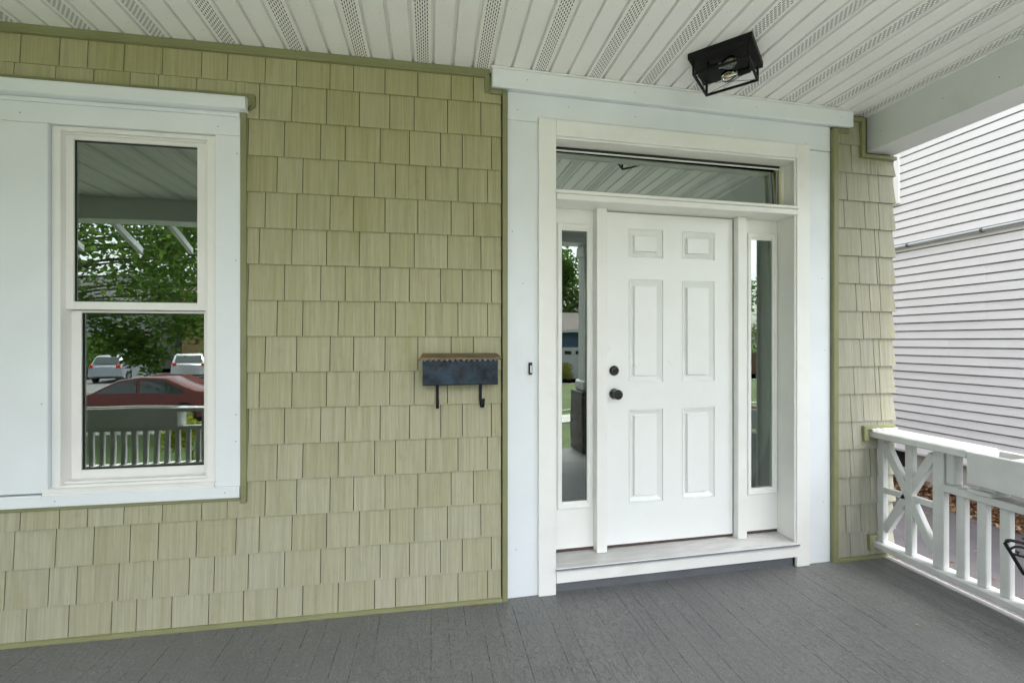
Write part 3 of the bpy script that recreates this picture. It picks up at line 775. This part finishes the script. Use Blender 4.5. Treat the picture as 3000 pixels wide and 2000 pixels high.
obj('arm_support', MB().tube([tuple(ap(.30, -.160)), (sx-.0, sy+.22, .43)], .0062, 8), bm, ch)
obj('arm_rail', MB().tube([tuple(ap(.36, -.03)), (sx+.19, sy+.22, .60)], .0062, 8), bm, ch)

# ------------------------------------------------------------------ litter on the porch
lf = MB(); c0 = Vector((2.331, -.579, .002))
for k in range(7):
    t0 = k*.9; t1 = t0+.9
    lf.add([c0+Vector((0, 0, .002)), c0+Vector((.010*math.cos(t0), .008*math.sin(t0), .005+.004*math.sin(t0*2))), c0+Vector((.010*math.cos(t1), .008*math.sin(t1), .005+.004*math.sin(t1*2)))], [(0, 1, 2)])
tag(obj('leaf_scrap', lf, paint('dry_leaf', (.42, .30, .18), .7, .3, 80)), 'tiny curled tan leaf scrap lying on the grey porch floor', 'leaf')
tw_ = MB()
for k in range(9):
    p = Vector((.25+random.uniform(-.045, .03), -.045+random.uniform(-.012, .008), .0025)); d = Vector((random.uniform(-1, 1), random.uniform(-.5, .5), .1)).normalized()*.014
    tw_.tube([p-d, p+Vector((0, 0, .003)), p+d], .0007, 4)
tag(obj('pine_needles', tw_, paint('dry_needles', (.22, .11, .05), .8, .2)), 'few brown dry needles on the floor under the shingle wall', 'needles')
db = MB()
for k in range(420):
    p = Vector((random.uniform(-1.8, 2.7), random.uniform(-1.6, -.03), .0009)); r_ = random.choice((.0007, .001, .001, .0014, .0022)); t0 = random.uniform(0, 6)
    db.add([p+Vector((math.cos(t0+k2*1.57)*r_*(1+.6*(k2 % 2)), math.sin(t0+k2*1.57)*r_, random.uniform(0, .0012))) for k2 in range(4)], [(0, 1, 2, 3)])
tag(obj('floor_crumbs', db, paint('pale_crumbs', (.45, .40, .32), .8, .5, 400), kind='stuff'), 'scattered pale crumbs and paint flecks on the porch floor', 'debris')

# ------------------------------------------------------------------ own house around the porch
hb = bpy.data.objects.new('house_body', None); COL.objects.link(hb); hb['kind'] = 'structure'
obj('sky_block_storey', MB().box(-8, 2.93, .22, 9, 2.90, 6.6), M['shingle'], hb)  # unseen storey, added to keep sky light off the neighbour's siding
obj('side_walls', MB().box(-8, -7.9, .12, 9, -.7, 2.9).box(2.82, 2.92, .20, 9, -.7, 2.9).box(-8, 2.92, 8.9, 9, -.7, 2.9), back_olive, hb)
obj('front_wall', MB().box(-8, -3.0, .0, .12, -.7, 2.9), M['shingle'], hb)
obj('porch_roof', MB().prism([(-3.35, 2.90), (.3, 2.90), (.3, 3.9), (-3.35, 2.98)], 0, -8, 3.2), paint('roof_shingle', (.11, .10, .09), .8, .2, 20), hb)
obj('porch_skirt', MB().box(-8, 2.84, -2.94, -2.9, -.8, -.03).box(2.80, 2.84, -2.9, .2, -.8, -.03), M['beam'], hb)
room = bpy.data.objects.new('interior_room', None); COL.objects.link(room); room['kind'] = 'structure'
dk = paint('dim_wall', (.16, .15, .13), .8, .1); fl_ = paint('brown_floor', (.13, .075, .04), .45, .3, 6, .0005, 40, (8, 1, 1))
obj('room_wall', MB().box(-2.4, 2.7, 3.4, 3.5, 0, 2.8).box(-2.5, -2.4, .2, 3.5, 0, 2.8).box(2.7, 2.8, .25, 3.5, 0, 2.8).box(-2.5, 2.8, .13, 3.5, 2.75, 2.82), dk, room)
obj('room_floor', MB().box(-2.5, 2.8, .21, 3.5, .10, .14), fl_, room)
obj('stair', MB().box(.9, 1.9, 2.2, 3.4, .14, .33).box(.9, 1.9, 2.5, 3.4, .33, .52).box(.9, 1.9, 2.8, 3.4, .52, .71), paint('stair_carpet', (.10, .10, .085), .9, .2, 60), room)

# front of the porch: beam, column, railing (seen mirrored in the panes)
fb = thing('front_beam', 'white boxed beam along the front of the porch mirrored in the window', 'beam')
obj('beam_face', MB().cbox(-8, 3.0, -2.93, -2.695, 2.6085, ZC-.001, .003), M['beam'], fb)
for bx in (-4.4, -3.85, -3.27, -2.75, -2.2, -1.65):
    bk_ = MB().prism([(-2.931, 2.66), (-3.40, 2.46), (-3.40, 2.39), (-2.931, 2.60)], 0, bx-.022, bx+.022)
    obj('bracket', bk_, M['beam'], fb)
def column(x, y, label):
    t = thing('porch_column', label, 'column', (x, y, 0), 0, 'porch columns')
    obj('shaft', MB().cbox(-.115, .115, -.115, .115, .90, 2.45, .01), rw, t); obj('capital', MB().cbox(-.135, .135, -.135, .135, 2.4505, 2.607, .02), rw, t)
    obj('plinth', MB().cbox(-.15, .15, -.15, .15, .765, .8995, .02), rw, t); obj('pedestal', MB().cbox(-.19, .19, -.19, .19, 0.001, .7645, .006), paint('dark_stone', (.11, .105, .095), .8, .3, 9, .006, 20), t)
    return t
column(2.235, -2.82, 'square white porch column on a pedestal at the corner near the side railing')
column(-1.78, -2.82, 'square white porch column on a pedestal where the front railing ends')
fr = thing('front_railing', 'white front porch railing with planter mirrored in the lower window pane', 'railing')
obj('top_rail', MB().cbox(-7.9, -1.98, -2.90, -2.80, .455, .495, .004), rw, fr)
obj('hand_rail', MB().cbox(-2.62, -1.98, -2.93, -2.76, .66, .70, .004), rw, fr)
obj('bottom_rail', MB().cbox(-7.9, -1.98, -2.90, -2.80, .07, .105, .004), rw, fr)
fbal = MB().cbox(-.0215, .0215, -.019, .019, .1055, .4545, .004).mesh('baluster')
for k in range(22): obj('baluster', fbal, rw, fr, (-2.46-.1*k, -2.85, 0))
for k in range(3): obj('stile', MB().cbox(-2.42+k*.15, -2.37+k*.15, -2.87, -2.83, .1055, .6595, .003), rw, fr)
fp = thing('front_planter', 'long grey-white planter box on the front railing mirrored in the window', 'planter')
obj('front_board', MB().cbox(-5.8, -2.62, -2.78, -2.76, .497, .70, .004), rw, fp)
obj('back_board', MB().cbox(-5.8, -2.62, -2.94, -2.92, .497, .70, .004), rw, fp)
obj('end_board', MB().cbox(-2.645, -2.6205, -2.9195, -2.7805, .497, .70, .004), rw, fp)
obj('soil', MB().box(-5.8, -2.65, -2.9195, -2.7805, .50, .66), paint('potting_soil', (.05, .035, .025), .9, .3, 60, .004, 40), fp)

# ------------------------------------------------------------------ neighbour's house
XN = 6.5
nb = thing('neighbour_house', 'neighbouring house side clad in white horizontal vinyl siding across the driveway', 'house')
vs = paint('white_siding', (.73, .72, .735), .45, .04, 1.2, .0003, 30, rnd=1.0)
SP = .1106
NY0, NY1 = -3.2, 7.5
rs = random.Random(21); seams = [rs.uniform(-1.5, 6.0) for q in range(5)]+[1.75, 2.05, 2.5, 2.9]
def lap(ya, yb): return MB().prism([(0, 0), (.009, SP-.0150), (.060, SP-.0150), (.060, SP-.0005), (.064, SP-.0005), (.064, 0)], 1, ya, yb).mesh('siding_board')
pairs = [(lap(NY0, ys), lap(ys-.03, NY1)) for ys in seams]; last = 0
for k in range(56):
    if k % 2 == 0: last = rs.choice([q for q in range(len(pairs)) if q != last])      # the vinyl comes as double laps
    obj('siding_board', pairs[last][0], vs, nb, (XN-.012, 0, -.125+SP*k)); obj('siding_board', pairs[last][1], vs, nb, (XN-.0145, 0, -.125+SP*k))
obj('wall_core', MB().box(XN+.051, 13.5, NY0, NY1, -.13, 6.2), vs, nb)
fnd = paint('foundation', (.40, .38, .35), .8, .1, 8, .003, 25, dirt=(.28, .25, .2))
obj('foundation', MB().box(XN+.03, 13.5, NY0, 2.93, -.9, -.131).box(XN+.03, 13.5, 3.30, NY1, -.9, -.131).box(XN+.03, 13.5, 2.93, 3.30, -.9, -.385), fnd, nb)
obj('basement_window', MB().box(XN+.08, XN+.1, 2.93, 3.30, -.385, -.131), M['dark_gap'], nb)
obj('sill_board', MB().box(XN-.006, XN+.02, NY0, NY1, -.150, -.126), vs, nb)
obj('roof', MB().prism([(XN-.4, 6.0), (13.9, 6.0), (10, 9.0)], 1, NY0-.3, NY1+.3), paint('neighbour_roof', (.10, .095, .09), .8, .2, 20), nb)
nw = obj('window', ring(XN-.022, XN+.02, 0, 1, 0, 0, 0, 0, 0, 1) if False else MB().cbox(XN-.030, XN+.01, 3.090, 3.165, 3.400, 4.70, .003).cbox(XN-.030, XN+.01, 4.02, 4.09, 3.400, 4.70, .003).cbox(XN-.034, XN+.01, 3.085, 4.095, 3.325, 3.399, .003).cbox(XN-.034, XN+.01, 3.085, 4.095, 4.701, 4.78, .003),
         paint('window_casing', (.80, .80, .80), .4, .02), nb)
obj('sash', MB().cbox(XN-.008, XN+.012, 3.1655, 4.0195, 3.715, 3.770, .002).cbox(XN-.008, XN+.012, 3.1655, 4.0195, 3.400, 3.44, .002), paint('sash_white', (.75, .75, .74), .4, .02), nw)
obj('pane', MB().box(XN-.014, XN-.0125, 3.166, 4.019, 3.771, 4.70), paint('blue_blind_glass', (.015, .10, .22), .08, .05), nw)
obj('pane', MB().box(XN-.014, XN-.0125, 3.166, 4.019, 3.4405, 3.7145), paint('white_blind', (.62, .61, .58), .3, .03), nw)
cd = obj('conduit', MB().tube([(XN-.035, NY0+.1, 2.72), (XN-.035, 1.9, 2.713), (XN-.035, NY1-.1, 2.713)], .023, 12), NT('conduit_steel').bsdf((.62, .64, .66), .32, metal=.85), nb, smooth=True)
for py in (2.07, 2.955, 1.2, 4.0): obj('clamp', MB().tube([(XN-.035, py-.015, 2.713), (XN-.035, py+.015, 2.713)], .0265, 12).cbox(XN-.03, XN-.008, py-.012, py+.012, 2.688, 2.705, .002), M['nail'], cd)

# ------------------------------------------------------------------ ground, street
def sheet(name, x0, x1, y0, y1, z, mat):
    o = obj(name, MB().quad((x0, y0, z), (x1, y0, z), (x1, y1, z), (x0, y1, z)), mat); o['kind'] = 'structure'; return o
def mat_ground(name, c0, c1, scale, rough=.9, bump=.01, bs=40):
    t = NT(name); v = t.coords((1, 1, 1))
    f = t.noise(v, scale, 6, .65)
    return t.bsdf(t.ramp(f, .35, .65, C4(c0), C4(c1)), rough, height=t.noise(v, bs, 4), dist=bump)
GZ = -1.05
lawn_m = mat_ground('lawn_grass', (.035, .075, .015), (.085, .14, .03), 14, .9, .03, 60)
sheet('ground', -500, 500, -500, 500, GZ-.02, mat_ground('far_ground', (.05, .08, .025), (.09, .12, .04), .4))
sheet('lawn', -40, 2.9, -10.6, -2.9, GZ+.10, lawn_m)
def mat_drive():
    t = NT('driveway_asphalt'); v = t.coords((1, 1, 1))
    c = t.ramp(t.noise(v, 110, 3, .7), .36, .66, (.022, .021, .026, 1), (.075, .068, .068, 1))
    c = t.mix(t.ramp(t.noise(v, 2.2, 3), .42, .6), c, (.028, .028, .038), 'MIX')
    c2 = t.mix(.45, c, t.ramp(t.noise(v, 1.3, 4), .35, .7, (.028, .026, .033, 1), (.065, .056, .058, 1)))
    return t.bsdf(c2, .85, height=t.noise(v, 150, 3), dist=.004)
sheet('driveway', 2.95, 6.12, -5.2, 12, -.635, mat_drive())
conc = mat_ground('concrete', (.38, .37, .35), (.50, .49, .46), 3, .85, .002, 90)
obj('driveway_bed', MB().box(2.95, 6.6, -5.2, 12, GZ-.05, -.645), conc)['kind'] = 'structure'
sheet('driveway_verge', 6.12, 6.61, -5.2, 12, -.63, mat_ground('verge_soil', (.06, .045, .03), (.12, .09, .06), 20))
sheet('pavement', -60, 60, -12.0, -10.6, GZ+.004, conc)
sheet('kerb_lawn', -60, 60, -12.9, -12.0, GZ+.006, lawn_m)
sheet('bounce_walk', -2.2, 2.7, -8.0, -2.95, GZ+.12, conc)  # unseen walk, made wide and pale to bounce light into the porch
sheet('street', -80, 80, -23.0, -13.05, GZ-.10, mat_ground('street_asphalt', (.10, .10, .10), (.15, .145, .14), 6, .85, .003, 120))
kb = obj('kerb', MB().box(-80, 80, -13.05, -12.9, GZ-.12, GZ+.02).box(-80, 80, -23.15, -23.0, GZ-.25, GZ+.0), conc); kb['kind'] = 'structure'
sheet('far_lawn', -120, 120, -90, -23.15, GZ-.02, lawn_m)
sheet('far_drive', -22.5, -12.0, -38, -23.15, GZ-.014, mat_ground('far_drive_asphalt', (.10, .10, .10), (.15, .15, .145), 5))

# fallen leaves along the neighbour's foundation
lv = MB()
for k in range(2600):
    t_ = random.random(); yy = random.uniform(1.2, 4.6); xx = XN-.01-abs(random.gauss(0, .17)); zz = -.622+.17*math.exp(-((XN-xx)/.13)**2)*random.uniform(.3, 1)
    p = Vector((xx, yy, zz)); s_ = random.uniform(.018, .042)
    M3 = Matrix.Rotation(random.uniform(0, 6.3), 3, 'Z') @ Matrix.Rotation(random.gauss(0, .6), 3, 'X') @ Matrix.Rotation(random.gauss(0, .5), 3, 'Y')
    lv.add([p+M3 @ Vector(q) for q in ((-s_, 0, 0), (0, -s_*.6, .006), (s_, 0, 0), (0, s_*.6, .008))], [(0, 1, 2, 3)])
for k in range(160):
    p = Vector((random.uniform(3.4, 6.1), random.uniform(.2, 4.0), -.629)); s_ = random.uniform(.015, .032); t0 = random.uniform(0, 6)
    lv.add([p+Vector((math.cos(t0)*s_, math.sin(t0)*s_, 0)), p+Vector((-math.sin(t0)*s_*.5, math.cos(t0)*s_*.5, .006)), p-Vector((math.cos(t0)*s_, math.sin(t0)*s_, 0)), p-Vector((-math.sin(t0)*s_*.5, math.cos(t0)*s_*.5, -.006))], [(0, 1, 2, 3)])
def mat_leaves():
    t = NT('dry_brown_leaves'); g = t.n('NewGeometry')
    r = t.n('ValToRGB'); e = r.color_ramp.elements; e[0].color = (.06, .024, .012, 1); e[1].color = (.24, .155, .08, 1)
    x = r.color_ramp.elements.new(.5); x.color = (.17, .075, .028, 1)
    t.l(g.outputs['Random Per Island'], r.inputs[0]); return t.bsdf(r.outputs[0], .75)
tag(obj('fallen_leaves', lv, mat_leaves(), kind='stuff'), 'drift of brown fallen leaves along the neighbouring foundation', 'leaves')

# ------------------------------------------------------------------ what the panes mirror: trees, cars, houses across the street
def mat_leaf(name, c0, c1):
    t = NT(name); g = t.n('NewGeometry')
    c = t.ramp(g.outputs['Random Per Island'], 0, 1, C4(c0), C4(c1))
    d = t.n('BsdfDiffuse'); tl = t.n('BsdfTranslucent'); t.l(c, d.inputs[0]); t.l(c, tl.inputs[0])
    mx = t.n('MixShader'); mx.inputs[0].default_value = .35; t.l(d.outputs[0], mx.inputs[1]); t.l(tl.outputs[0], mx.inputs[2]); t.l(mx.outputs[0], t.out.inputs[0]); return t.m
bark = paint('bark', (.10, .08, .06), .9, .3, 12, .01, 20)
leafA = mat_leaf('leaf_green', (.06, .13, .028), (.18, .28, .065)); leafB = mat_leaf('leaf_dark', (.02, .05, .015), (.06, .10, .03))
def tree(x, y, h, r, n, label, mat, size=.10, low=.25, blobs=16, seed=1, cat='tree', z0=GZ, name='leafy_tree', squash=.8, off=0.0, extra=()):
    rg = random.Random(seed); t = thing(name, label, cat, (x, y, z0), 0, 'trees across the street' if cat == 'tree' else 'shrubs across the street')
    tk = MB(); th_ = h*.62
    tk.tube([(0, 0, -.1), (.05, .02, h*.3), (-.05, .05, th_)], [h*.028, h*.02, h*.012], 8)
    cl = []
    for k in range(blobs):
        a_ = rg.uniform(0, 6.283); zz = rg.uniform(low, .95)*h; rr = r*math.sqrt(rg.uniform(.05, 1))*(1-.55*max(0, (zz/h-.6)/.4))
        c_ = Vector((off+math.cos(a_)*rr, math.sin(a_)*rr, zz)); cl.append((c_, r*rg.uniform(.28, .46)))
        tk.tube([(0, 0, min(th_, zz*.75)), c_*.55+Vector((0, 0, zz*.38)), c_], [h*.006, h*.004, h*.0012], 5)
    for (ex_, ey_, ez_, er_) in extra: cl.append((Vector((ex_-x, ey_-y, ez_-z0)), er_))
    obj('trunk', tk, bark, t)
    lf_ = MB()
    for k in range(n):
        c_, cr = cl[k % len(cl)]
        d = Vector((rg.gauss(0, 1), rg.gauss(0, 1), rg.gauss(0, squash))).normalized()*cr*(rg.random()**.45)
        p = c_+d; s_ = size*rg.uniform(.6, 1.3)
        u = Vector((rg.gauss(0, 1), rg.gauss(0, 1), rg.gauss(0, .6))).normalized(); w_ = u.cross(Vector((rg.gauss(0, 1), rg.gauss(0, 1), 1))).normalized()
        lf_.quad(p-u*s_, p-w_*s_*.55, p+u*s_, p+w_*s_*.55)
    obj('crown', lf_, mat, t); return t
tree(-12.2, -11.4, 8.2, 4.2, 24000, 'broad street tree with drooping branches mirrored in the window', leafA, .085, .42, 62, 3, name='street_tree', off=3.6, extra=((-7.3, -11, .95, .5), (-7.1, -11.1, 1.6, .75), (-8.2, -11.3, 1.7, .6), (-6.2, -11, 1.9, .6), (-9.0, -11.2, 2.0, .7), (-7.7, -11.0, 1.25, .45)))
tree(-24.0, -52, 14, 7, 7000, 'dark tall tree behind the tan house mirrored in the upper pane', leafB, .34, .15, 26, 4)
tree(-11.0, -50, 13, 6, 6000, 'rounded green tree behind the pale house across the street', leafA, .20, .15, 24, 5)
tree(14.6, -36, 10.0, 4.2, 9000, 'tall pale green tree behind the blue garage mirrored in the sidelight', leafA, .22, .10, 26, 6)
tree(19.5, -31, 8, 4.0, 5000, 'bushy tree beside the blue garage', leafA, .18, .05, 22, 8)
tree(27.5, -31, 7.0, 4.5, 6000, 'leafy tree above the brown fence', leafA, .16, .10, 24, 9)
tree(18.6, -15.5, 6.0, 2.2, 2600, 'thin open tree near the kerb by the fence', leafA, .09, .42, 16, 10)
tree(30, -20, 9, 5, 5000, 'dark tree at the end of the brown fence', leafB, .2, .08, 22, 11)
tree(-23.5, -34.5, 2.6, 2.2, 4500, 'low green bush in front of the white porch house', leafA, .12, .1, 14, 12, 'shrub', GZ-.02, 'green_shrub')
tree(9.9, -24.3, 1.1, .8, 2200, 'yellow green bush beside the blue garage door', mat_leaf('leaf_yellow', (.10, .13, .02), (.28, .26, .04)), .05, .1, 10, 13, 'shrub', GZ-.02, 'garden_shrub')
tree(-3.5, -5.0, 1.5, .6, 2600, 'small yellow green bush by the pavement near the porch steps', mat_leaf('leaf_lime', (.14, .19, .02), (.32, .34, .05)), .035, .15, 12, 14, 'shrub', GZ, 'lime_shrub')

def house(x, y, w, d, h, wallc, roofc, label, rh=1.8, wins=(), garage=None, porch=False):
    t = thing('house', label, 'house', (x, y, GZ-.02), 0, 'houses across the street')
    sm = paint('house_siding', wallc, .7, .05, 2, .004, 6, (1, 1, 8)); wt = paint('house_trim', (.50, .50, .49), .5, .03)
    obj('wall', MB().box(-w/2, w/2, -d, 0, 0, h), sm, t)
    obj('roof', MB().prism([(.5, h), (-d-.5, h), (-d/2, h+rh)], 0, -w/2-.4, w/2+.4), paint('house_roof', roofc, .85, .15, 12, .01, 20), t)
    obj('eave', MB().box(-w/2-.4, w/2+.4, .42, .56, h-.12, h+.06), wt, t)
    for (wx, wz, ww_, wh) in wins:
        f_ = obj('window', MB().cbox(wx-ww_/2-.08, wx+ww_/2+.08, .002, .05, wz-.08, wz+wh+.08, .01), wt, t)
        obj('pane', MB().box(wx-ww_/2, wx+ww_/2, .0505, .06, wz, wz+wh/2-.03).box(wx-ww_/2, wx+ww_/2, .0505, .06, wz+wh/2+.03, wz+wh), paint('dark_pane', (.05, .06, .07), .1, .1), f_)
    if garage:
        gx, gw, gh = garage
        g_ = obj('garage_door', MB().cbox(gx-gw/2, gx+gw/2, .002, .05, .02, gh, .01), wt, t)
        pm_ = MB()
        for k in range(4): pm_.box(gx-gw/2+.15+k*gw/4, gx-gw/2+.15+k*gw/4+gw/4-.3, .0505, .06, gh-.5, gh-.25)
        obj('pane', pm_, M['dark_gap'], g_)
        for k in range(3): obj('groove', MB().box(gx-gw/2, gx+gw/2, .0502, .056, .52+k*.5, .535+k*.5), paint('groove_grey', (.4, .4, .4), .6), g_)
    if porch:
        obj('porch_roof', MB().box(-w/2, w/2, .57, 2.4, 2.6, 2.85), wt, t)
        for k in range(4): obj('porch_post', MB().box(-w/2+.1+k*(w-.4)/3, -w/2+.3+k*(w-.4)/3, 2.1, 2.3, 0, 2.6), wt, t)
    return t
house(-31.0, -40.0, 16, 9, 5.9, (.34, .35, .36), (.08, .08, .08), 'white two storey house with a columned porch across the street', 2.4, [(-2.5, 3.6, .9, 1.4), (0, 3.6, .9, 1.4), (2.5, 3.6, .9, 1.4), (-2.0, .9, 1, 1.4), (2.0, .9, 1, 1.4)], None, True)
house(-15.2, -39.0, 9.0, 9, 6.4, (.27, .18, .08), (.10, .07, .06), 'tan yellow house with white windows across the street', 2.2, [(-2.0, 3.4, .9, 1.3), (1.6, 3.4, .9, 1.3), (-2.0, .9, .9, 1.3), (1.4, .9, .9, 1.3)])
house(12.6, -26.0, 8.0, 9, 3.15, (.06, .11, .17), (.13, .11, .10), 'low blue house with a white garage door across the street', 1.5, [(2.4, 1.0, .9, 1.1)], (-2.2, 3.2, 2.1))
fn = thing('wooden_fence', 'brown board fence across the street mirrored in the right sidelight', 'fence')
fm_ = paint('fence_brown', (.26, .15, .09), .8, .2, 3, .003, 30, rnd=1.0)
fbd = MB().cbox(-.07, .07, -.012, .012, GZ-.05, .55, .004).mesh('fence_board')
for k in range(91): obj('fence_board', fbd, fm_, fn, (20.2+k*.146, -27.0-.002*(k % 2), 0))
obj('fence_rail', MB().box(20.1, 33.4, -27.05, -27.014, -.7, -.62).box(20.1, 33.4, -27.05, -27.014, .3, .38), fm_, fn)

tyre_m = paint('tyre_rubber', (.02, .02, .02), .8, .1); rim_m = NT('alloy_rim').bsdf((.55, .56, .58), .3, metal=.9)
carglass = NT('car_glass').bsdf((.06, .075, .07), .05, spec=.8)
def car(name, label, col, prof, glassprof, L, Wd, loc, rotz, wheels, wr=.34):
    """side profile lofted across the width with a rounded shoulder and tumblehome"""
    t = thing(name, label, 'car', loc, rotz, 'cars parked along the street')
    body = NT('car_paint').bsdf(col, .18, metal=.25, spec=.7)
    m = MB(); n = len(prof); secs = []
    for (wy, ins) in ((-Wd/2, .05), (-Wd/2+.07, 0), (Wd/2-.07, 0), (Wd/2, .05)):
        ring_ = []
        for (px, pz) in prof:
            tum = max(0, pz-.85)*.28
            yy = wy*(1-tum*2/Wd) if True else wy
            ring_.append((px*(1-ins*.3), yy, pz-(ins if pz > .5 else 0)*.6))
        secs.append(ring_)
    vs_ = [p for r in secs for p in r]; fs_ = []
    for i in range(3):
        for k in range(n): fs_.append((i*n+k, i*n+(k+1) % n, (i+1)*n+(k+1) % n, (i+1)*n+k))
    fs_ += [tuple(range(n-1, -1, -1)), tuple(3*n+k for k in range(n))]
    b_ = obj('body', m.add(vs_, fs_), body, t); soft(b_, 40)
    for sgn in (-1, 1):
        for gp in glassprof:
            g = MB(); v_ = []
            for off in (0, .012):
                for (px, pz) in gp:
                    tum = max(0, pz-.85)*.28; v_.append((px, sgn*(Wd/2*(1-tum*2/Wd)+off-.003), pz))
            k = len(gp); g.add(v_, [tuple(range(k)), tuple(range(2*k-1, k-1, -1))]+[(i, (i+1) % k, k+(i+1) % k, k+i) for i in range(k)])
            obj('side_window', g, carglass, t)
    for wx in wheels:
        for sgn in (-1, 1):
            y0_ = sgn*(Wd/2-.20)
            w_ = obj('wheel', MB().lathe([(0, wr*.9), (.02, wr), (.19, wr), (.215, wr*.9), (.215, wr*.62), (.19, wr*.60)], (wx, y0_, wr), (0, sgn, 0), 24), tyre_m, t)
            obj('rim', MB().lathe([(.185, wr*.62), (.205, wr*.58), (.195, wr*.2), (.205, .03)], (wx, y0_, wr), (0, sgn, 0), 20), rim_m, w_)
    return t
sedan = [(-2.25, .30), (-2.28, .55), (-2.2, .80), (-1.5, .90), (-1.15, .98), (-.45, 1.38), (.1, 1.45), (.9, 1.42), (1.75, 1.06), (2.25, 1.0), (2.32, .75), (2.3, .35), (1.9, .24), (-1.9, .22)]
c1 = car('red_car', 'deep red car parked at the near kerb mirrored in the lower pane', (.16, .016, .010), sedan,
    [[(-.98, .96), (-.42, 1.30), (.05, 1.37), (.10, .95)], [(.20, .95), (.16, 1.37), (.85, 1.34), (1.45, 1.02), (1.2, .95)]], 4.6, 1.8, (-8.95, -14.2, GZ-.10), 0, (-1.42, 1.42))
suv = [(-2.1, .32), (-2.15, .85), (-2.0, 1.0), (-1.2, 1.08), (-.55, 1.52), (.2, 1.62), (1.6, 1.58), (1.95, 1.10), (2.1, .95), (2.12, .40), (1.8, .26), (-1.8, .26)]
c2 = car('silver_car', 'silver car parked on the far side with a red tail light mirrored in the pane', (.36, .39, .43), suv,
    [[(-1.05, 1.08), (-.52, 1.44), (.1, 1.52), (.1, 1.06)], [(.2, 1.06), (.2, 1.52), (1.5, 1.48), (1.7, 1.10)]], 4.3, 1.8, (-19.4, -31.0, GZ-.012), R(84), (-1.32, 1.32), .34)
c3 = car('white_car', 'white car parked beside the silver car mirrored behind the red roof', (.50, .51, .52), suv,
    [[(-1.05, 1.08), (-.52, 1.44), (.1, 1.52), (.1, 1.06)], [(.2, 1.06), (.2, 1.52), (1.5, 1.48), (1.7, 1.10)]], 4.3, 1.8, (-15.9, -31.8, GZ-.012), R(66), (-1.32, 1.32), .34)
tl_m = NT('tail_lamp').bsdf((.55, .04, .02), .2, spec=.6)
for cc in (c2, c3):
    for sgn in (-1, 1): obj('tail_light', MB().cbox(1.96, 2.12, sgn*.72-.10, sgn*.72+.10, .88, 1.08, .02), tl_m, cc)
    obj('rear_window', MB().add([(1.70, -.62, 1.52), (1.70, .62, 1.52), (2.0, .70, 1.12), (2.0, -.70, 1.12)], [(0, 1, 2, 3)]), carglass, cc)
